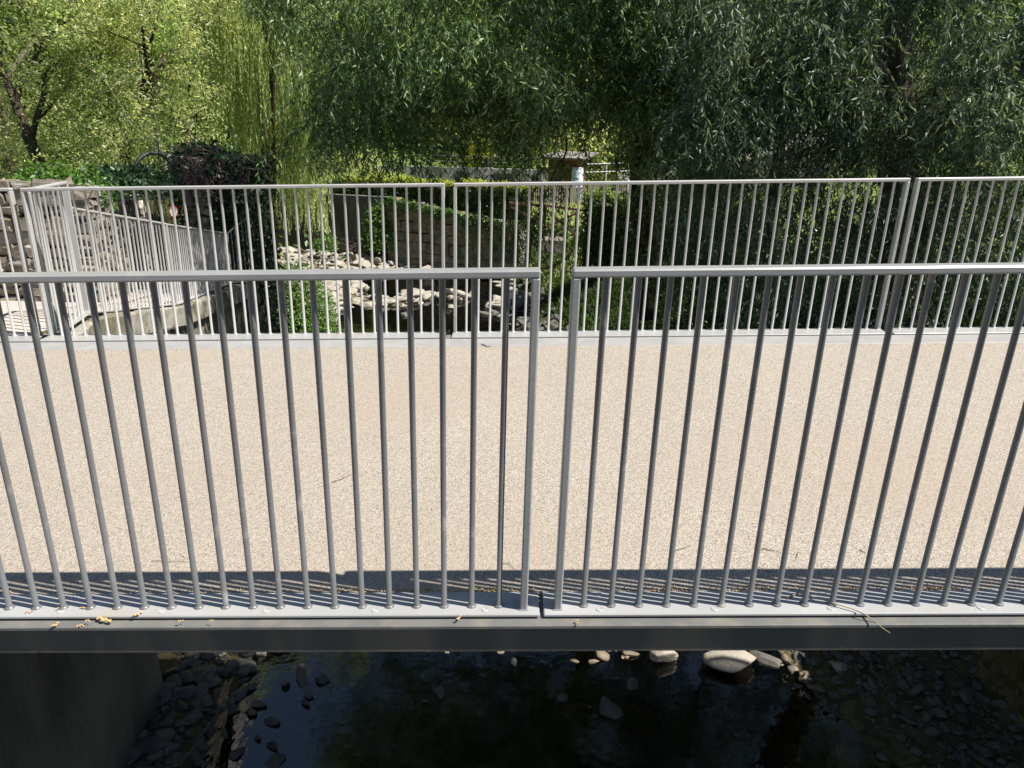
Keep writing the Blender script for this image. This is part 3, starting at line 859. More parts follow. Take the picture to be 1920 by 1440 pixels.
def broadleaf(label, base, h, lean, r, nleaf, mat, bark, seed, leaf=(.08, .045), cat='tree', group=None, spread=.7, sig=.45, name='tree', up=.12, maxl=3, low=0, droop=.3, xmax=None):
    rng = np.random.default_rng(seed)
    root = thing(name, label, cat, base, group)
    segs = []; tips = []
    d = np.array([lean[0], lean[1], 1.]); d /= np.linalg.norm(d)
    grow(rng, (0, 0, -.3), d, h*.62, r, 0, segs, tips, maxl, spread, up)
    MB().tube(segs[0][0], np.linspace(r, r*.4, 6), 9).build('trunk', bark, root, smooth=True)
    mb = MB()
    for P, a, b, l in segs[1:]:
        if xmax is not None and P[-1][0] > xmax-base[0]-.2: continue
        if l <= 2 or rng.random() < .5: mb.tube(P, np.linspace(a, max(b, .006), 6), 5 if l < 3 else 3, False)
    o = mb.build('branches', bark, root, smooth=True); o['kind'] = 'stuff'
    tips = np.array(tips)
    if xmax is not None: tips = tips[tips[:, 0] < xmax-base[0]]
    if low:        # leafy shoots low round the stem
        k = rng.integers(0, len(tips), low); ex = tips[k]*[.8, .8, 0]+np.stack([np.zeros(low), np.zeros(low), rng.uniform(.3, h*.45, low)], 1)
        tips = np.concatenate([tips, ex])
    k = rng.integers(0, len(tips), nleaf)
    pos = tips[k]+rng.normal(0, sig, (nleaf, 3))*rng.uniform(.3, 1.2, (nleaf, 1))
    pos[:, 2] = np.maximum(pos[:, 2], .1)
    ti = .5+.42*vnoise(tips, 1.1, seed)[k]+rng.normal(0, .15, nleaf)
    sz = rng.uniform(.6, 1.3, nleaf)
    leaf_obj('crown', pos, rand_dirs(nleaf, rng, droop), rand_dirs(nleaf, rng, -.6), leaf[0]*sz, leaf[1]*sz, mat, root, ti, rng=rng)
    return root


def gz(x, y): return float(ground_z(np.array([x]), np.array([y]))[0])


def gbase(x, y): return (x, y, gz(x, y))


# left group behind the rubble wall
LT = 'feathery trees behind the rubble wall'
broadleaf('leaning tree with a dark slanting trunk at the left edge', gbase(-8.6, 14.5), 5.6, (-.55, .1), .17, 14000, l_spring, m_bark, 31, (.085, .032), sig=.2, low=60, xmax=-7.0)
broadleaf('multi-branched tree with dark upright trunk behind the bright green shrub', gbase(-8.9, 16.5), 6.4, (-.05, .1), .17, 17000, l_spring, m_bark, 32, (.085, .034), sig=.2, low=160, xmax=-6.6)
broadleaf('slender pale-barked birch rising left of the arched gate', gbase(-8.3, 17.8), 6.6, (-.06, 0), .075, 12000, l_mid, m_bark_pale, 33, (.08, .045), sig=.2, low=110, xmax=-6.9, name='birch_tree', cat='birch')
broadleaf('yellow-green feathery tree at the top left corner', gbase(-13.0, 19), 8.5, (.1, 0), .2, 24000, l_spring, m_bark_mid, 34, (.10, .042), sig=.27, low=160)
broadleaf('bright green leafy tree between the birch and the weeping strands', gbase(-10.5, 24), 9, (.05, 0), .22, 24000, l_mid, m_bark, 35, (.13, .08), sig=.28, low=220, xmax=-8.6)
broadleaf('tall yellowish tree behind the birch, seen above the gate', gbase(-14.5, 29), 11.5, (.05, 0), .26, 22000, l_spring, m_bark_mid, 36, (.16, .085), sig=.36, low=180)

# pale weeping tree
rW = np.random.default_rng(41)
wt = thing('weeping_tree', 'pale green weeping tree with long hanging strands beside the ivy pillar', 'weeping tree')
bx = atY(520, 420, 20.5); bz = gz(bx[0]-.6, 20.5)
limb(wt, [(bx[0]-.6, 20.8, bz-.3), atY(505, 330, 20.8), atY(500, 150, 20.8), atY(515, -60, 20.8), atY(500, -260, 20.8)], .26, .1, m_bark, 'trunk', 10)
for pts in ([atY(500, 60, 20.8), atY(450, -30, 20.3), atY(410, -60, 20)], [atY(505, 100, 20.8), atY(570, 10, 20.3), atY(630, -20, 20)], [atY(508, -60, 20.8), atY(560, -170, 20), atY(640, -190, 19)],
            [atY(508, -60, 20.8), atY(430, -170, 20), atY(360, -150, 19)]):
    limb(wt, pts, .1, .03, m_bark)
PA = []; LN = []
for n, px, y0, fn in ((760, (395, 640), -120, lambda x: np.interp(x, [395, 430, 470, 500, 515, 560, 590, 610, 640], [240, 270, 330, 420, 440, 435, 400, 330, 300])),
                      (260, (470, 525), 150, lambda x: np.full(len(x), 460.)), (420, (535, 605), 60, lambda x: np.full(len(x), 435.)), (240, (400, 480), 30, lambda x: np.full(len(x), 255.)),
                      (120, (600, 660), 200, lambda x: np.full(len(x), 330.))):
    P, Ln = hang_region(n, px, y0, 0, (18.8, 22.0), (1.2, 2.6), rW, fn, clump=16, jit=(9, 22, .2)); PA.append(P); LN.append(Ln)
A = np.concatenate(PA); Ln = np.concatenate(LN)
ang = rW.uniform(0, 6.28, len(A)); out = np.stack([np.cos(ang), np.sin(ang), rW.uniform(0, .4, len(A))], 1)
strands('crown', A, Ln, out, 60, l_weep, wt, .10, .026, .16, rW, spread=.5, droop=.9)

# trees and bushes of the garden and the slope beyond
gts = [(-8.5, 50, 15, l_mid, 'mid green tree on the slope behind the hanging strands'), (-2.5, 53, 16, l_spring, 'sunlit yellow-green tree on the slope left of the shed'),
       (4.5, 52, 15, l_spring, 'bright tree on the slope directly behind the shed'), (11, 50, 14, l_mid, 'green tree on the slope right of the shed, seen through the willow'),
       (18, 46, 13, l_mid, 'green tree on the slope far right behind both willows'), (-15, 42, 13, l_spring, 'yellow-green tree on the slope left of the weeping tree'),
       (-21, 36, 13, l_mid, 'green tree on the slope high behind the leaning tree'), (26, 40, 14, l_mid, 'green tree on the slope at the far right edge')]
for i, (x, y, h, mt, lab) in enumerate(gts):
    broadleaf(lab, gbase(x, y), h, (0, 0), .28, 20000, mt, m_bark, 60+i, (.26, .15), sig=1.0, low=220)


def forest(name, label, x0, x1, y0, y1, n, mat, seed, zr, size):
    rng = np.random.default_rng(seed)
    c = np.stack([rng.uniform(x0, x1, 500), rng.uniform(y0, y1, 500)], 1)
    cz = ground_z(c[:, 0], c[:, 1])+rng.uniform(zr[0], zr[1], 500)
    k = rng.integers(0, 500, n)
    pos = np.stack([c[k, 0], c[k, 1], cz[k]], 1)+rng.normal(0, 1, (n, 3))*[1.5, 1.5, 1.4]
    pos[:, 2] = np.maximum(pos[:, 2], ground_z(pos[:, 0], pos[:, 1])+.2)
    sz = rng.uniform(.6, 1.3, n)*size
    o = leaf_obj(name, pos, rand_dirs(n, rng, .3), rand_dirs(n, rng, -.5), sz, sz*.6, mat, None, .5+.3*vnoise(pos, .5, seed)+rng.normal(0, .15, n), rng=rng)
    return tag(o, label, 'woodland', kind='stuff')


forest('woodland', 'sunlit mixed woodland covering the slope behind the garden', -50, 45, 58, 90, 60000, l_mid, 81, (0, 14), .55)
forest('woodland', 'undergrowth of mixed leaves between the trees on the left slope', -34, -10, 20, 48, 50000, l_hedge, 82, (0, 7), .26)  # darker leaf colour stands for the shaded gaps between the trees


forest('garden_shrubs', 'bright low shrubs growing over the terrace slope beyond the hedge', -14, 12, 46, 57, 22000, l_spring, 83, (0, 2.6), .30)

# ------------------------------------------------------------------ bushes, hedges, ivy, grass
def bush(label, c, rad, n, mat, seed, leaf=(.07, .045), name='shrub', cat='shrub', shell=.55):
    rng = np.random.default_rng(seed)
    root = thing(name, label, cat, c)
    mb = MB()
    for k in range(7):
        a = rng.uniform(0, 6.28); e = rng.uniform(.3, .9)
        tip = np.array([math.cos(a)*e*rad[0]*.7, math.sin(a)*e*rad[1]*.7, rad[2]*rng.uniform(.5, .9)])
        mb.tube([np.array([0, 0, -.1]), tip*.5+rng.normal(0, .04, 3), tip], [.016, .011, .005], 4, False)
    mb.build('stems', m_bark, root)
    u = rand_dirs(n, rng); u[:, 2] = np.abs(u[:, 2])*1.0-.12
    lump = 1+.22*vnoise(u*3, 1., seed)
    pos = u*(rng.uniform(shell, 1, n)*lump)[:, None]*np.array(rad)
    sz = rng.uniform(.6, 1.3, n)
    leaf_obj('foliage', pos, nrm_(rand_dirs(n, rng, .2)+u*.6), nrm_(u+rng.normal(0, .6, (n, 3))), leaf[0]*sz, leaf[1]*sz, mat, root, .5+.3*vnoise(pos, 3/max(rad), seed)+rng.normal(0, .15, n), rng=rng)
    return root


def hedge(label, A, B, z0, z1, th, n, mat, seed, top_mat=None):
    rng = np.random.default_rng(seed)
    A = np.array(A, float); B = np.array(B, float); d = B-A; Ln = np.linalg.norm(d); d /= Ln; nr = np.array([-d[1], d[0]])
    root = thing('hedge', label, 'hedge', (A[0], A[1], z0))
    core = MB(); V, Fc = cbox(Ln-.1, th*.5, (z1-z0)*.86, .03)
    V = np.stack([V[:, 0]*d[0]-V[:, 1]*d[1]+d[0]*Ln/2, V[:, 0]*d[1]+V[:, 1]*d[0]+d[1]*Ln/2, V[:, 2]+(z1-z0)*.43], 1)
    core.add(V, Fc).build('branches', m_bark, root)
    s = rng.uniform(0, Ln, n); w = rng.uniform(-1, 1, n)*th/2; z = rng.uniform(0, 1, n)*(z1-z0)
    f = rng.random(n)
    w = np.where(f < .55, -th/2+np.abs(rng.normal(0, .09, n)), w)
    z = np.where(f > .62, (z1-z0)+rng.normal(0, .07, n)+.09*np.sin(s*3+1)*np.sin(s*1.3), z)
    w = w+.07*vnoise(np.stack([s, z], 1), 2.2, seed)
    pos = np.stack([d[0]*s+nr[0]*w, d[1]*s+nr[1]*w, z], 1)
    out_ = np.where((f > .62)[:, None], [0, 0, 1.], np.array([-nr[0], -nr[1], .2]))
    sz = rng.uniform(.6, 1.3, n)*.11
    leaf_obj('foliage', pos, nrm_(rand_dirs(n, rng, .1)+out_*.5), nrm_(out_+rng.normal(0, .6, (n, 3))), sz, sz*.6, mat, root, np.where(f > .62, .9, .3)+rng.normal(0, .15, n), rng=rng)  # top leaves tinted lighter, sunlight put into the colour
    return root


hedge('long clipped hedge with a sunlit yellow-green top above the retaining wall', (-8.2, 33.0), (.6, 31.0), 2.0, 3.3, 1.1, 16000, l_long, 91)
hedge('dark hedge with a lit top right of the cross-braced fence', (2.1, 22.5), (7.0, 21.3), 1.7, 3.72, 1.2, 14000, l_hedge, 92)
bush('round bright green shrub on top of the rubble wall', (-6.2, 10.0, 4.5), (.8, .45, .62), 1800, l_bush, 93)
bush('dark green shrub hanging over the rubble wall beside the arched gate', (-5.9, 11.2, 4.55), (.75, .9, .42), 3000, l_ivy, 94, (.08, .055))
bush('low yellow-leaved plant along the top of the rubble wall at the left edge', (-7.2, 9.7, 4.62), (1.0, .25, .22), 500, l_yellow, 95)
bush('leafy bush at the water edge behind the left end of the far railing', atZ(560, 622, .1), (1.15, 1.0, 2.15), 9000, l_bush, 96, (.09, .05))
bush('small green plant growing among the stones of the gravel bar', atZ(610, 468, .75), (.55, .5, .75), 500, l_bush, 97, (.12, .06))
bush('bright climbing plant spilling over the retaining wall corner', (-5.6, 29.75, .9), (.75, .3, 2.1), 1500, l_bush, 98, (.14, .09))
bush('small bright plant at the foot of the retaining wall', atZ(912, 492, .3), (.45, .4, .6), 350, l_yellow, 99, (.1, .05))
bush('yellow-green bush behind the far garden terrace', (-2.2, 45, 3.5), (1.2, 1, 1.5), 1600, l_yellow, 100, (.2, .12))
bush('low rounded green bush right of the yellow one on the garden terrace', (.2, 44.2, 3.3), (1.3, 1, .9), 1500, l_mid, 101, (.2, .12))
bush('pale green bush behind the left end of the long hedge', (-8.5, 38, 2.3), (2.2, 1.5, 2.6), 3200, l_spring, 102, (.2, .08))
bush('tangled green bush filling the bank below the far right railing', (5.6, 11.4, 2.0), (2.6, 1.6, 1.3), 7000, l_ivy, 103, (.10, .05))
bush('tall dark thicket added as backing behind the right willow, below its crown', (7.6, 15.5, 1.9), (4.6, 1.4, 2.6), 11000, l_ivy, 108, (.14, .08))  # leaf mass added to block the bright background and keep this corner dark
bush('added dark thicket at the far right edge behind the end of the railing', (13.5, 14.0, 2.0), (3.4, 1.4, 2.8), 6000, l_ivy, 109, (.14, .08))  # second added mass, darkens the background further right
bush('dark undergrowth around the foot of the curved willow trunk', (3.6, 15.8, 1.0), (1.9, 1.4, 1.1), 4200, l_hedge, 104, (.10, .05))

# trailing greenery on the retaining wall top
rg = np.random.default_rng(105)
n = 1700; s = rg.random(n); top = 2.85+(2.12-2.85)*s
pos = np.stack([-5.15+5.37*s, 30.0-2.25*s-.22-rg.uniform(0, .12, n), top+.05-np.abs(rg.normal(0, .22, n))*(.6+.8*(np.sin(s*23) > .1))], 1)
tag(leaf_obj('creeper', pos, rand_dirs(n, rg, .6), rand_dirs(n, rg, 0)+[0, -1, .4], .13*rg.uniform(.6, 1.2, n), .08*rg.uniform(.6, 1.2, n), l_bush), 'sunlit creeper trailing over the top of the retaining wall', 'creeper', kind='stuff')

# ivy on the pillar
ri = np.random.default_rng(106)
n = 9500
f = ri.random(n)
side = np.where(f < .55, 0, np.where(f < .8, 1, 2))
u = ri.random(n); v = ri.random(n)
off = np.abs(ri.normal(0, .09, n))+.03
posI = np.zeros((n, 3)); norI = np.zeros((n, 3))
zz = 1.3+v*3.7
a = side == 0
posI[a] = np.stack([-6.1+1.32*u, 13.30-off*1.3, zz], 1)[a]; norI[a] = [0, -1, .25]
a = side == 1
posI[a] = np.stack([-4.80+off*.8, 13.3+1.0*u, zz], 1)[a]; norI[a] = [1, 0, .25]
a = side == 2
posI[a] = np.stack([-6.2+1.5*u, 13.2+.9*v, 4.95+.10*np.sin(u*5.1)+ri.normal(0, .07, n)], 1)[a]; norI[a] = [0, -.3, 1]
keep = ~((side == 0) & (posI[:, 0] < -5.42) & (posI[:, 0] > -5.95) & (posI[:, 2] < 5.0) & (ri.random(n) < .97))
keep &= ~((side < 2) & (posI[:, 2] < 2.9) & (ri.random(n) < .75) & (posI[:, 0] < -4.72))
posI = posI[keep]; norI = norI[keep]; n = len(posI)
leaf_obj('ivy_leaves', posI, nrm_(norI*.5+rand_dirs(n, ri, .7)), nrm_(norI+ri.normal(0, .5, (n, 3))), .085*ri.uniform(.6, 1.3, n), .075*ri.uniform(.6, 1.3, n), l_ivy, pil, .35+ri.normal(0, .22, n))
mb = MB()
for k in range(170):
    x = ri.uniform(-6.1, -4.8); z = ri.uniform(4.55, 5.0)
    P = [np.array([x, 13.25-ri.uniform(0, .2), z])]
    dd = np.array([ri.normal(0, 1), -.1, ri.normal(-.2, .6)]); dd /= np.linalg.norm(dd)
    for j in range(5):
        dd = dd+ri.normal(0, .45, 3)*[1, .4, 1]+[0, 0, -.22]; dd /= np.linalg.norm(dd); P.append(P[-1]+dd*ri.uniform(.08, .18))
    P = np.array(P); P[:, 1] = np.clip(P[:, 1], 13.0, 13.25)
    mb.tube(P, .006, 4, False)
o = mb.build('dry_stems', M('dry_ivy_stems', [(.3, (.05, .035, .03)), (.7, (.15, .11, .095))], 20), pil); o['kind'] = 'stuff'

# grass and weeds on the right bank and lawn edge
rgz = np.random.default_rng(107)
n = 60000
gx_ = rgz.uniform(-.5, 9, n); gy_ = rgz.uniform(10.2, 29, n)
k = (gx_ > XR(gy_)+.25+.3*vnoise(np.stack([gx_, gy_], 1), 1.5, 2)); gx_, gy_ = gx_[k], gy_[k]; n = len(gx_)
pos = np.stack([gx_, gy_, ground_z(gx_, gy_)-.01], 1)
dd = rgz.normal(0, .45, (n, 3)); dd[:, 2] = 1
cl = np.clip(.5+.5*vnoise(pos[:, :2], .9, 5), .15, 1)
o = leaf_obj('grass', pos, dd, rand_dirs(n, rgz), rgz.uniform(.12, .34, n)*cl+.05, rgz.uniform(.012, .03, n), l_grass, curl=.3, tint=.4+.3*vnoise(pos[:, :2], .7, 6)+rgz.normal(0, .15, n))
tag(o, 'grass and weeds covering the shaded right bank', 'grass', kind='stuff')
n = 14000
gx_ = rgz.uniform(.5, 7, n); gy_ = rgz.uniform(24, 38, n)
pos = np.stack([gx_, gy_, ground_z(gx_, gy_)-.01], 1); dd = rgz.normal(0, .5, (n, 3)); dd[:, 2] = 1
o = leaf_obj('lawn_grass', pos, dd, rand_dirs(n, rgz), rgz.uniform(.08, .2, n), rgz.uniform(.02, .05, n), l_spring, curl=.3)
tag(o, 'sunlit lawn grass around the cross-braced fence', 'grass', kind='stuff')

# ------------------------------------------------------------------ arched gate with its round sign
gate = thing('arched_gate', 'dark iron gate with an arched top between rubble wall and ivy pillar', 'gate', (-6.45, 12.42, 2.8))
gd = np.array([.46, .86]); gd /= np.linalg.norm(gd)


def gp(s, z): return np.array([gd[0]*s, gd[1]*s, z])


W_ = 1.0
arch = [gp(0, 0), gp(0, .8), gp(0, 1.62)]+[gp(W_/2-W_/2*math.cos(a), 1.62+.62*math.sin(a)) for a in np.linspace(.2, math.pi-.2, 10)]+[gp(W_, 1.62), gp(W_, .8), gp(W_, 0)]
MB().tube(arch, .03, 8).build('frame', m_iron, gate, smooth=True)
for z in (.1, .82, 1.6):
    MB().add(*frame_bar(gp(.02, z), gp(W_-.02, z), .02, .03, .003)).build('crossbar', m_iron, gate)
for k in range(1, 10):
    s = k*W_/10
    zt = 1.62+.62*math.sin(math.acos(1-2*s/W_))
    MB().tube([gp(s, .05), gp(s, zt-.01)], .008, 6).build('bar', m_iron, gate)
sc_ = atY(325, 396, 12.75)
sg = thing('round_sign', 'small round white sign with a red rim fixed on the arched gate', 'sign', tuple(sc_), rot=(math.pi/2, 0, math.atan2(gd[1], gd[0])+.25))
sg.scale = (.82, .82, .82)
V, Fc = lathe([(.112, -.004), (.135, -.003), (.14, .002), (.138, .007), (.114, .008), (.112, .005)], 32)
MB().add(V, Fc[:-2]).build('rim', m_red, sg, smooth=True)
MB().add(*lathe([(.113, -.003), (.113, .0045)], 32)).build('face', m_signw, sg)
MB().box(-.02, .02, -.045, .045, .0048, .0065, b=.0005).build('pictogram', m_iron, sg)

# ------------------------------------------------------------------ garden structures
# shed
q0 = atY(1040, 345, 40); shx, shy, shz = 2.65, 40.0, 2.0
shed = thing('wooden_shed', 'small brown board shed with a pale overhanging roof in the garden', 'shed', (shx, shy, shz))
sa = math.radians(-28)
ca, sa_ = math.cos(sa), math.sin(sa)


def sp(V):
    V = np.asarray(V, float); return np.stack([V[:, 0]*ca-V[:, 1]*sa_, V[:, 0]*sa_+V[:, 1]*ca, V[:, 2]], 1)


def shed_part(name, x0, x1, y0, y1, z0, z1, mat, b=0., tilt=0.):
    mb = MB(); V, Fc = cbox(x1-x0, y1-y0, z1-z0, b); V = V+[(x0+x1)/2, (y0+y1)/2, (z0+z1)/2]; V[:, 2] += tilt*V[:, 1]
    return mb.add(sp(V), Fc).build(name, mat, shed)


shed_part('wall_core', -.78, .78, -.58, .58, 0, 2.0, m_bark)
for k in range(10):
    shed_part('board', -.8+k*.16+.006, -.8+(k+1)*.16-.006, -.615-.01*(k % 2), -.585, 0, 2.2, m_wood)
for k in range(8):
    V0 = -.6+k*.15
    shed_part('board', -.83-.01*(k % 2), -.785, V0+.006, V0+.144, 0, 2.2, m_wood)
    shed_part('board', .785, .83+.01*(k % 2), V0+.006, V0+.144, 0, 2.2, m_wood)
shed_part('roof', -1.15, 1.35, -1.05, 1.0, 2.30, 2.37, m_roof, .01, tilt=.13)
shed_part('fascia', -1.12, 1.32, -1.04, -1.01, 2.22, 2.31, m_wood, 0, tilt=.13)
bq = atY(1083, 322, 38.9)
bar = thing('water_barrel', 'pale blue-white barrel standing against the front of the shed', 'barrel', (bq[0], 38.9, 2.0))
bar.scale = (1, 1, 1.22)
MB().add(*lathe([(.28, 0), (.31, .1), (.31, .62), (.325, .64), (.31, .66), (.31, 1.25), (.28, 1.4), (.2, 1.44)], 18)).build('body', m_white, bar, smooth=True)
MB().add(*lathe([(.29, 0), (.29, .03), (.1, .05)], 18)).build('lid', m_white, bar, loc=(0, 0, 1.41))

# picket fence
pf = thing('picket_fence', 'pale split-wood picket fence in front of the shed', 'fence', (0, 0, 0))
pa, pb_ = np.array([.9, 37.6]), np.array([7.4, 37.0])
nP = 62
for k in range(nP):
    t = k/(nP-1); c = pa+(pb_-pa)*t; z0 = gz(c[0], c[1])
    h = 1.12+RNG.normal(0, .05); w = .036
    V, Fc = cbox(w*2, .03, h, .004); V[:, 0] += RNG.normal(0, .006)+V[:, 2]*RNG.normal(0, .02)
    hi = V[:, 2] > h/2-.006; V[hi, 0] *= .45
    MB().add(V+[c[0], c[1], z0+h/2], Fc).build('picket', m_wood_pale, pf)
for zz_ in (.3, .85):
    MB().add(*frame_bar((pa[0], pa[1]+.05, 2+zz_), (pb_[0], pb_[1]+.05, 2+zz_), .03, .05, .004)).build('rail', m_wood_pale, pf)

# cross-braced timber fence
Yc = 26.0
cf = thing('cross_braced_fence', 'low reddish timber fence with crossed braces on the lawn by the bank', 'fence')
pos_ = []
for px, yt, yb in ((957, 378, 442), (1022, 382, 428), (1082, 390, 446), (1128, 394, 452)):
    t = atY(px, yt, Yc); b = atY(px, yb, Yc); pos_.append((t, b))
    MB().add(*frame_bar((t[0], Yc, b[2]-.25), (t[0]+.001, Yc, t[2]), .1, .1, .008)).build('post', m_wood_red, cf)
for (t0, b0), (t1, b1) in zip(pos_[:-1], pos_[1:]):
    f_ = lambda p, dz, dy=-.09: (p[0], Yc+dy, p[2]+dz)
    MB().add(*frame_bar(f_(t0, -.05), f_(t1, -.05), .06, .09, .006)).build('rail', m_wood_red, cf)
    MB().add(*frame_bar(f_(t0, -.15), f_(b1, .05), .05, .075, .006)).build('brace', m_wood_red, cf)
    MB().add(*frame_bar(f_(b0, .05, -.15), f_(t1, -.15, -.15), .05, .075, .006)).build('brace', m_wood_red, cf)

# pale terrace walls with planters beyond the hedge
tw = thing('terrace_wall', 'low pale block wall edging the far garden terrace', 'wall')
for k in range(22):
    x0 = -9.0+k*.55
    MB().box(x0+.008, x0+.542, 42.0, 42.3, 2.1, 3.45+.02*math.sin(k*2.1), b=.02).build('block', m_kerb if k % 4 else m_stone3, tw)
for i, (x0, x1, lab) in enumerate(((-3.3, -2.6, 'dark planter box left of the yellow-green bush on the terrace'), (-1.3, -.2, 'wide dark planter box right of the yellow-green bush on the terrace'))):
    pl = thing('planter_box', lab, 'planter', (0, 0, 0))
    MB().box(x0, x1, 41.0, 41.6, 2.0, 3.25, b=.02).build('box', m_iron, pl)
    MB().box(x0+.04, x1-.04, 41.04, 41.56, 3.252, 3.29).build('soil', m_soil, pl)
# thin steel handrail above the terrace and one right of the shed
hr = thing('terrace_handrail', 'thin pale steel handrail along the garden terrace', 'handrail')
for z in (4.05, 3.75): MB().tube([(-10.5, 42.2, z), (-4, 42.2, z), (2, 42.2, z)], .014, 6).build('rail', m_kerb, hr)
for k in range(8): MB().tube([(-10.4+k*1.75, 42.2, 3.42), (-10.4+k*1.75, 42.2, 4.06)], .014, 6).build('post', m_kerb, hr)
hr2 = thing('ramp_handrail', 'two-bar white handrail beside the right side of the shed', 'handrail')
A0, A1 = atY(1095, 308, 41), atY(1165, 304, 41)
for dz in (0, -.42): MB().tube([A0+[0, 0, dz], A1+[1.5, 0, dz+.03]], .035, 6).build('rail', m_signw, hr2)
for t in (0, .35, .7, 1): P = A0+(A1+[1.5, 0, 0]-A0)*t; MB().tube([P, [P[0], P[1], 2.0]], .03, 6).build('post', m_signw, hr2)
# pale sunlit ramp rising to the right behind the willows
rm = MB(); rm.add([(6.2, 41, 2.4), (16, 39, 5.6), (17, 44, 6.2), (6.0, 46, 3.2), (6.2, 41, 1.5), (16, 39, 2.5), (17, 44, 2.5), (6, 46, 1.5)],
                  [[0, 1, 2, 3], [0, 4, 5, 1], [1, 5, 6, 2], [2, 6, 7, 3], [3, 7, 4, 0], [4, 7, 6, 5]])
tag(rm.build('garden_ramp', m_path), 'pale sunlit ramp rising behind the curved willow trunk', 'ramp')

# ------------------------------------------------------------------ rocks
def ico(sub):
    bm = bmesh.new(); bmesh.ops.create_icosphere(bm, subdivisions=sub, radius=1)
    V = np.array([v.co[:] for v in bm.verts]); Fc = np.array([[v.index for v in f.verts] for f in bm.faces]); bm.free()
    return V, Fc


I1, I2, I3 = ico(1), ico(2), ico(3)


def rock_verts(base, rng, ncut=9, flat=.6, rough=.05):
    V = base.copy()
    for _ in range(ncut):
        n = rng.normal(0, 1, 3); n /= np.linalg.norm(n); dcut = rng.uniform(.34, .78)
        h = V@n; over = h > dcut
        V[over] -= np.outer(h[over]-dcut, n)
    V = V+nrm_(V)*(rough*vnoise(V, 3.5, int(rng.integers(1e6))))[:, None]
    V[:, 2] *= flat; V[:, 0] *= rng.uniform(.8, 1.3)
    return V


def rock(label, c, size, mat, seed, flat=.6, group=None, rot=None, aspect=1.):
    rng = np.random.default_rng(seed)
    V = rock_verts(I3[0], rng, 15, flat, .035)*[size, size*aspect, size]
    a = rot if rot is not None else rng.uniform(0, 6.28)
    V = np.stack([V[:, 0]*math.cos(a)-V[:, 1]*math.sin(a), V[:, 0]*math.sin(a)+V[:, 1]*math.cos(a), V[:, 2]], 1)
    me = mesh_np('rock', V, I3[1])
    return tag(link('rock', me, mat, None, c), label, 'rock', group)


def rubble(name, label, fn, n, size, mat, seed, base=I2, flat=.6, kind='stuff', cat='stones'):
    rng = np.random.default_rng(seed)
    T = [rock_verts(base[0], rng, 9, flat, .03) for _ in range(14)]
    x, y = fn(rng, n); n = len(x)
    z = ground_z(x, y)
    sz = size[0]+(size[1]-size[0])*rng.random(n)**2.6
    k = rng.integers(0, 14, n); a = rng.uniform(0, 6.28, n)
    TV = np.array(T)[k]*sz[:, None, None]
    X = TV[..., 0]*np.cos(a)[:, None]-TV[..., 1]*np.sin(a)[:, None]+x[:, None]
    Yv = TV[..., 0]*np.sin(a)[:, None]+TV[..., 1]*np.cos(a)[:, None]+y[:, None]
    til = rng.normal(0, .3, (n, 1))
    Z = TV[..., 2]+TV[..., 0]*til+z[:, None]+sz[:, None]*flat*.35
    V = np.stack([X, Yv, Z], 2).reshape(-1, 3)
    nb = len(base[0])
    Fc = (base[1][None]+np.arange(n)[:, None, None]*nb).reshape(-1, 3)
    o = link(name, mesh_np(name, V, Fc), mat)
    return tag(o, label, cat, kind=kind)


def reg(x0, x1, y0, y1, cond=None):
    def f(rng, n):
        x = rng.uniform(x0, x1, n); y = rng.uniform(y0, y1, n)
        if cond is not None:
            k = cond(x, y, rng); return x[k], y[k]
        return x, y
    return f


rubble('rubble', 'broken stones piled along the foot of the left abutment wall', reg(-3.75, -2.2, 3.9, 7.6, lambda x, y, r: r.random(len(x)) < np.interp(x, [-3.6, -2.7, -2.2], [1, .9, .1])), 1100, (.03, .14), m_rock, 201)
rubble('rubble', 'small dark wet stones in the shallows left of centre under the bridge', reg(-2.7, -.6, 4.4, 7.4), 110, (.03, .12), m_rock_dark, 202)
rubble('rubble', 'loose pebbles and stones on the right shore under the bridge', reg(2.9, 5.6, 3.8, 8.4, lambda x, y, r: r.random(len(x)) < np.interp(x-XR(y), [-.5, 0, .5], [.06, .35, 1])), 3200, (.012, .085), m_rock, 203)
rubble('rubble', 'orange-brown stones in the sunlit shallows beyond the bridge shadow', reg(-2.8, 3.6, 6.4, 8.9), 1500, (.02, .13), m_gold, 204, flat=.4)
rubble('rubble', 'pale sunlit stones covering the gravel bars upstream', reg(-11, 0, 21, 32.5, lambda x, y, r: (ground_z(x, y) > -.08) & (y < YB(x)-.4)), 3600, (.04, .40), m_rock_pale, 205, flat=.38)
rubble('rubble', 'grey stones lying in the riffle between the gravel bars', reg(-8, 1, 18, 31, lambda x, y, r: (ground_z(x, y) < .0) & (x > -6.5)), 900, (.05, .24), m_rock, 206)
rubble('rubble', 'grey angular stones along the right water edge upstream', reg(-1.2, 2.4, 17.5, 26.5, lambda x, y, r: np.abs(x-XR(y)+.2) < .9), 900, (.06, .24), m_rock, 207)
rubble('rubble', 'stones along the left water edge behind the ivy pillar', reg(-8, -4.2, 14.5, 24, lambda x, y, r: np.abs(ground_z(x, y)-.05) < .35), 700, (.06, .28), m_rock_pale, 208)

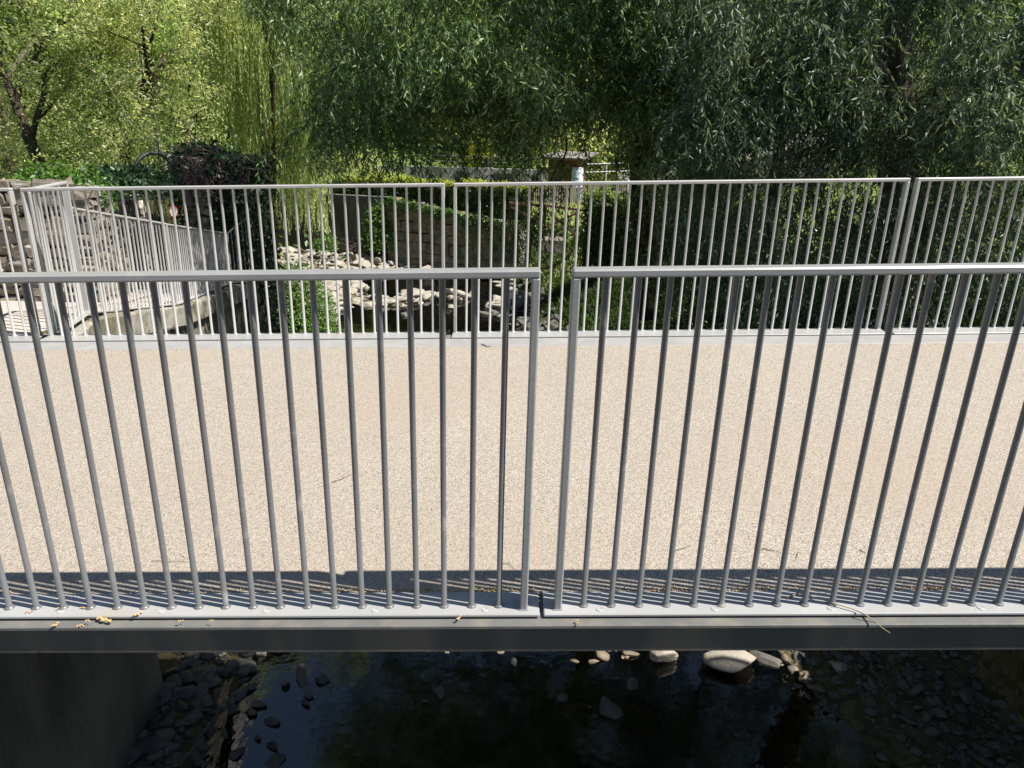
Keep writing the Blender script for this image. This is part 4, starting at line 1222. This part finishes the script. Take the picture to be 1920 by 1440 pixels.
near_rocks = [  # px, py, half width px, flat, material, label
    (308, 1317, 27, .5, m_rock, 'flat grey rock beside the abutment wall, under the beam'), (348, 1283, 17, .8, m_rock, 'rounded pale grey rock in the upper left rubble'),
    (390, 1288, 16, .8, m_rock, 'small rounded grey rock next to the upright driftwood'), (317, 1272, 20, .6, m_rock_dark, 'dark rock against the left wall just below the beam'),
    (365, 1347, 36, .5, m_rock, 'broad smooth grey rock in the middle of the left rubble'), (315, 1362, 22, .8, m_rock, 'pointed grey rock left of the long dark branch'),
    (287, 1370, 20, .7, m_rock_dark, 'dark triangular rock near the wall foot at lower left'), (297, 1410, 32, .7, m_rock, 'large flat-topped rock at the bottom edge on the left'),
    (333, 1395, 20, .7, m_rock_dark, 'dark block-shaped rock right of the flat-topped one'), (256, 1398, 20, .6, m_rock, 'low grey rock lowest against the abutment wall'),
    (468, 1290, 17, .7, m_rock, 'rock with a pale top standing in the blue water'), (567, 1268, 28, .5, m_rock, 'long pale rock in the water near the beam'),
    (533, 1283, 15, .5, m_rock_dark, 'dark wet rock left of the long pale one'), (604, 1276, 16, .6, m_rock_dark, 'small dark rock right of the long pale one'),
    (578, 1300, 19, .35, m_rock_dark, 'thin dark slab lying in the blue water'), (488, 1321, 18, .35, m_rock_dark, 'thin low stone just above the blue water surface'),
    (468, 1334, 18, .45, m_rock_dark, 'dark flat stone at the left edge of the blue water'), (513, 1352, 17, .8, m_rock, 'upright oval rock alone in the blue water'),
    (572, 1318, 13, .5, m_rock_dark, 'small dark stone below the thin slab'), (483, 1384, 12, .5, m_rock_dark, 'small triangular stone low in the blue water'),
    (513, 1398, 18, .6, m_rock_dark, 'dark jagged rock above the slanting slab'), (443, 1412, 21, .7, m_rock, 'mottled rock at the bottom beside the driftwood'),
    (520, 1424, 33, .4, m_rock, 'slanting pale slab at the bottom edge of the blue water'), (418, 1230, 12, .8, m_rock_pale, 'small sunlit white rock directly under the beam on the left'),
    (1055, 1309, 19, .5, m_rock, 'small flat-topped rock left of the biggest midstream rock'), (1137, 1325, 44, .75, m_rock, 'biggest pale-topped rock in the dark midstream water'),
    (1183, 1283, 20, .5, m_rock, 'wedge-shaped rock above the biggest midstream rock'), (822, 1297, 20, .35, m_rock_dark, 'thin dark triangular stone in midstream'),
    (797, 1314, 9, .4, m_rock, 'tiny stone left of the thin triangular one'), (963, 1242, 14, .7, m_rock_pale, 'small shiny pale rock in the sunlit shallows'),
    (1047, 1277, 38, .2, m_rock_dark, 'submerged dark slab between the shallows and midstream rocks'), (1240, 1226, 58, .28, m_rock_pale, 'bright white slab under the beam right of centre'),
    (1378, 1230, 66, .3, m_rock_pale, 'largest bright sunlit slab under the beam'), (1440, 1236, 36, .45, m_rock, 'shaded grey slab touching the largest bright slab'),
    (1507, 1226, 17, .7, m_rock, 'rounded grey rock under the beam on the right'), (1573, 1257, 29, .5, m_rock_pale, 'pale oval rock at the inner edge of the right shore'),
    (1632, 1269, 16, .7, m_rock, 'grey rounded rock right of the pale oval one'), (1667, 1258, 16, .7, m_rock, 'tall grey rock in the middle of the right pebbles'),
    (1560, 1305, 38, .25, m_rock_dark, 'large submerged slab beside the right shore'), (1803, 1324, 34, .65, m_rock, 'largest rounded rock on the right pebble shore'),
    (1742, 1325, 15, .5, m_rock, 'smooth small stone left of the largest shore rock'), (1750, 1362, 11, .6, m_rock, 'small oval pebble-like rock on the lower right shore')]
for i, (px, py, hw, fl, mt, lab) in enumerate(near_rocks):
    c = atZ(px, py, (.08 if (px > 1480 or px < 430 or mt is m_rock_pale) else .02)+WZ); dist = (c-[0, 0, ZC])@FW
    s = hw/F*dist
    if mt is m_rock_dark and fl < .3: c[2] -= .06+s*.15
    elif px > 1480 or px < 430: c[2] = gz(c[0], c[1])+s*fl*.35
    rock(lab, c, s*.95, mt, 300+i, fl, rot=(.1 if hw > 45 else None), aspect=.75)
far_rocks = [(970, 572, 42, .7, m_rock_dark, 'large dark boulder at the right water edge behind the railing'), (1130, 582, 34, .6, m_rock, 'mossy boulder in the grass of the right bank'),
             (1085, 560, 16, .6, m_rock, 'small boulder upslope of the mossy one'), (660, 485, 34, .5, m_rock_pale, 'big tilted sunlit slab in the middle of the gravel bar'),
             (625, 478, 28, .5, m_rock_pale, 'rounded sunlit boulder left of the tilted slab'), (545, 480, 30, .5, m_rock_pale, 'broad pale boulder at the left end of the gravel bar'),
             (580, 462, 40, .4, m_rock_pale, 'long pale slab at the back of the gravel bar'), (700, 490, 26, .5, m_rock_pale, 'pale angular rock right of the tilted slab'),
             (530, 495, 18, .6, m_rock_pale, 'squarish pale stone low on the left of the gravel bar'), (800, 505, 24, .4, m_rock_pale, 'flat pale stone at the right tail of the gravel bar'),
             (690, 570, 30, .3, m_rock_pale, 'flat pale stone at the edge of the olive pool'), (770, 552, 38, .35, m_rock_pale, 'long flat pale rock splitting the current'),
             (845, 575, 18, .3, m_rock_pale, 'thin pale stone in the dark ripples'), (905, 590, 20, .5, m_rock, 'grey angular rock left of the large dark boulder'),
             (935, 575, 16, .6, m_rock, 'upright grey stone touching the large dark boulder'), (625, 600, 22, .5, m_rock_pale, 'pale stone by the bush at the water edge'),
             (757, 590, 13, .7, m_rock, 'round grey stone in the ripples below the long flat rock'), (985, 448, 14, .6, m_rock, 'upright stone at the foot of the retaining wall end')]
for i, (px, py, hw, fl, mt, lab) in enumerate(far_rocks):
    c = atZ(px, py, .15); 
    for _ in range(6): c = atZ(px, py, max(gz(c[0], c[1]), -.02)+.05)
    s = hw/F*((c-[0, 0, ZC])@FW)
    rock(lab, c, s*.95, mt, 400+i, fl, aspect=.8)
for i, (x, y, z, s, lab) in enumerate(((6.0, 6.6, .9, .75, 'big shaded boulder at the right edge of the shore, upper one'), (5.75, 5.3, .5, .7, 'big shaded boulder at the right edge of the shore, lower one'),
                                       (6.0, 7.9, .9, .8, 'big shaded boulder at the right edge partly behind the bridge beam'), (6.5, 8.2, 1.0, 1.0, 'angular shaded boulder between the upper boulder and the bridge beam'), (7.2, 9.3, 1.6, 1.1, 'mossy boulder high on the right bank behind the bridge beam'))):
    rock(lab, (x, y, z), s, m_stone3, 430+i, .9)
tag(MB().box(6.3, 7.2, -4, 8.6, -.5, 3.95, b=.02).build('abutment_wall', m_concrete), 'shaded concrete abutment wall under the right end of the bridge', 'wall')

# driftwood and branches under the bridge
rd_ = np.random.default_rng(5)
for i, (a, b, r, mt, lab) in enumerate((((427, 1282), (421, 1335), .045, m_drift, 'pale piece of driftwood standing upright at the water edge'), ((422, 1340), (413, 1372), .04, m_drift, 'short pale driftwood chunk below the upright piece'),
                                        ((415, 1385), (395, 1425), .05, m_drift, 'pale splintered driftwood at the bottom left'), ((412, 1338), (338, 1438), .022, m_rock_dark, 'long dark branch lying across the left rubble'))):
    A_, B_ = atZ(*a, .16+WZ), atZ(*b, .20+WZ)
    n_ = 7; t_ = np.linspace(0, 1, n_)[:, None]; P = A_+(B_-A_)*t_+rd_.normal(0, .012, (n_, 3)); P[:, 2] += .03
    if i < 3:
        MBx = MB()
        for q_ in range(7):
            e_ = rd_.uniform(0, .35); f_2 = rd_.uniform(.65, 1); o_ = rd_.normal(0, r*.5, 3)
            a_, b_ = A_+(B_-A_)*e_+o_, A_+(B_-A_)*f_2+o_+rd_.normal(0, .02, 3)
            MBx.add(*frame_bar(a_+[0, 0, .04], b_+[0, 0, .04], r*rd_.uniform(.5, 1.1), r*rd_.uniform(.25, .6), .003))
    else:
        MBx = MB().tube(P, r*(1+rd_.uniform(-.35, .35, n_)), 7)
    if i == 0: MBx.tube([P[1], P[1]+[.04, .07, .05]], [.015, .006], 5)
    tag(MBx.build('driftwood' if i < 3 else 'branch', mt), lab, 'driftwood' if i < 3 else 'branch')
A_ = atZ(665, 462, .9)
mb = MB()
for k in range(12):
    d_ = rd_.normal(0, 1, 3)*[1, .6, .35]; mb.tube([A_-d_*.5, A_+rd_.normal(0, .1, 3), A_+d_*.5], [.02, .028, .012], 5)
tag(mb.build('branch_pile', m_bark), 'tangle of dead branches washed up on the gravel bar', 'branches', kind='stuff')

# ------------------------------------------------------------------ litter on the bridge
def deck_pt(px, py, dz=0.):
    if py < 1106: dz -= .012
    d = ray(px, py); t = (DZ-ZC+dz)/(d[2]-SL*d[0]); q = d*t
    return np.array([q[0], q[1], q[2]+ZC])


def twig(label, pts, r, mat=m_twig, dz=.003, name='twig'):
    P = np.array([deck_pt(*p, dz+r) for p in pts])
    t = np.linspace(0, len(P)-1, (len(P)-1)*3+1)
    Q = np.stack([np.interp(t, np.arange(len(P)), P[:, k]) for k in range(3)], 1)
    Q[1:-1] += RNG.normal(0, .0015, Q[1:-1].shape)
    return tag(MB().tube(Q, np.linspace(r, r*.5, len(Q)), 5).build(name, mat), label, 'twig')


tw1 = MB(); P = [deck_pt(1476, 1122, .004), deck_pt(1498, 1111, .008), deck_pt(1514, 1115, .012), deck_pt(1560, 1130, .012), deck_pt(1600, 1142, .010), deck_pt(1622, 1152, .006)]
e0 = atY(1640, 1165, 2.14); e1 = atY(1655, 1178, 2.12); e2 = atY(1669, 1187, 2.11)
P += [e0, e1, e2]
tag(tw1.tube(P, np.linspace(.0035, .0015, len(P)), 6).build('twig', m_twigpale), 'long thin curved stem hanging over the near plate edge on the right', 'twig')
twig('reddish forked twig on the gravel between two right-hand balusters', [(1428, 1029), (1445, 1031), (1464, 1036)], .0022)
twig('thin curved brown twig standing on edge on the right gravel', [(1497, 1035), (1493, 1043), (1495, 1052)], .0013)
twig('short dark twig near the shadow on the right gravel', [(1421, 1063), (1438, 1070), (1456, 1074)], .0012)
twig('thin reddish straw on the left gravel above the shadow', [(283, 1052), (318, 1053), (353, 1053)], .0012)
twig('small dark twig at the far side of the deck by the kerb', [(903, 645), (915, 650), (921, 649)], .004)
twig('faint brown twig on the left centre gravel', [(622, 905), (640, 898), (660, 889)], .0018)
twig('bent brown twig touching the shadow near the central gap', [(941, 1057), (955, 1056), (965, 1068)], .0012)
twig('thin reddish straw on the gravel right of the centre', [(1265, 1033), (1280, 1028), (1296, 1023)], .0013)
twig('short crooked twig at upper right of the gravel', [(1612, 1030), (1618, 1034), (1624, 1037)], .002)


def catkin(label, px, py, Y, ln, seed, dz=.0, z=None, mat=m_litter):
    rng = np.random.default_rng(seed)
    c = deck_pt(px, py, .006+dz) if Y is None else atY(px, py, Y)
    a = rng.uniform(0, 3.14); mb = MB()
    d = np.array([math.cos(a), math.sin(a)*.5, 0])
    for k in range(6):
        q = c+d*ln*(k/5-.5)+rng.normal(0, .0018, 3); V, Fc = I1
        W = V*[ln*.16, ln*.13, ln*.11]*rng.uniform(.6, 1.2)+rng.normal(0, .0006, V.shape)
        mb.add(W+q, Fc.tolist())
    return tag(mb.build('catkin', mat), label, 'catkin', 'dry catkins on the near plate and ledge')


for i, (px, py, Y, ln, lab) in enumerate(((108, 1141, None, .022, 'small yellow catkin at the foot of a baluster at far left'), (154, 1139, None, .020, 'thin yellow catkin left of the wide catkin cluster'),
                                          (53, 1147, None, .018, 'pale rounded catkin scrap at the left end of the plate'), (105, 1170, 2.133, .03, 'yellow catkin clump on the ledge at far left'),
                                          (150, 1173, 2.133, .02, 'greyish catkin scrap on the ledge beside the clump'), (195, 1161, 2.15, .055, 'widest pinkish catkin lying over the plate edge at left'),
                                          (259, 1151, None, .034, 'upright yellow catkin hanging at the plate edge'), (338, 1165, 2.135, .024, 'small tan catkin on the ledge right of the upright one'),
                                          (396, 1163, 2.135, .022, 'yellow catkin casting a small shadow on the ledge'), (860, 1158, 2.15, .03, 'tan catkin over the plate edge left of the central gap'),
                                          (1083, 1165, 2.133, .03, 'flat brown leaf scrap on the ledge right of the central gap'), (164, 1164, 2.14, .018, 'tiny white petal scrap on the ledge'))):
    catkin(lab, px, py, Y, ln, 500+i)
# loose litter along the plate
rl = np.random.default_rng(77)
pos = []
for cx, w, n_ in ((-.62, .10, 60), (-.05, .22, 160), (.62, .16, 90), (1.60, .12, 170), (1.32, .06, 50), (-1.1, .2, 40), (0, 2.4, 160), (-.35, .15, 90), (.95, .2, 90)):
    pos.append(np.stack([rl.normal(cx, w*.5, n_), 2.306+np.abs(rl.normal(0, .016, n_)), np.zeros(n_)], 1))
pos.append(np.stack([rl.uniform(-4, 4, 260), 5.57-np.abs(rl.normal(0, .04, 260)), np.zeros(260)], 1))
pos.append(np.stack([rl.uniform(-2.5, 3, 160), rl.uniform(2.4, 5.4, 160), np.zeros(160)], 1))
pos = np.concatenate(pos); pos[:, 2] = zb(pos[:, 0])-.010+np.abs(rl.normal(0, .003, len(pos)))
n_ = len(pos); dd = rl.normal(0, 1, (n_, 3)); dd[:, 2] *= .12
o = leaf_obj('leaf_litter', pos, dd, np.tile([0, 0, 1.], (n_, 1))+rl.normal(0, .4, (n_, 3)), rl.uniform(.005, .020, n_), rl.uniform(.003, .007, n_), m_litter, rng=rl)
tag(o, 'brown dry leaf scraps collected along the plate edges and on the gravel', 'litter', kind='stuff')
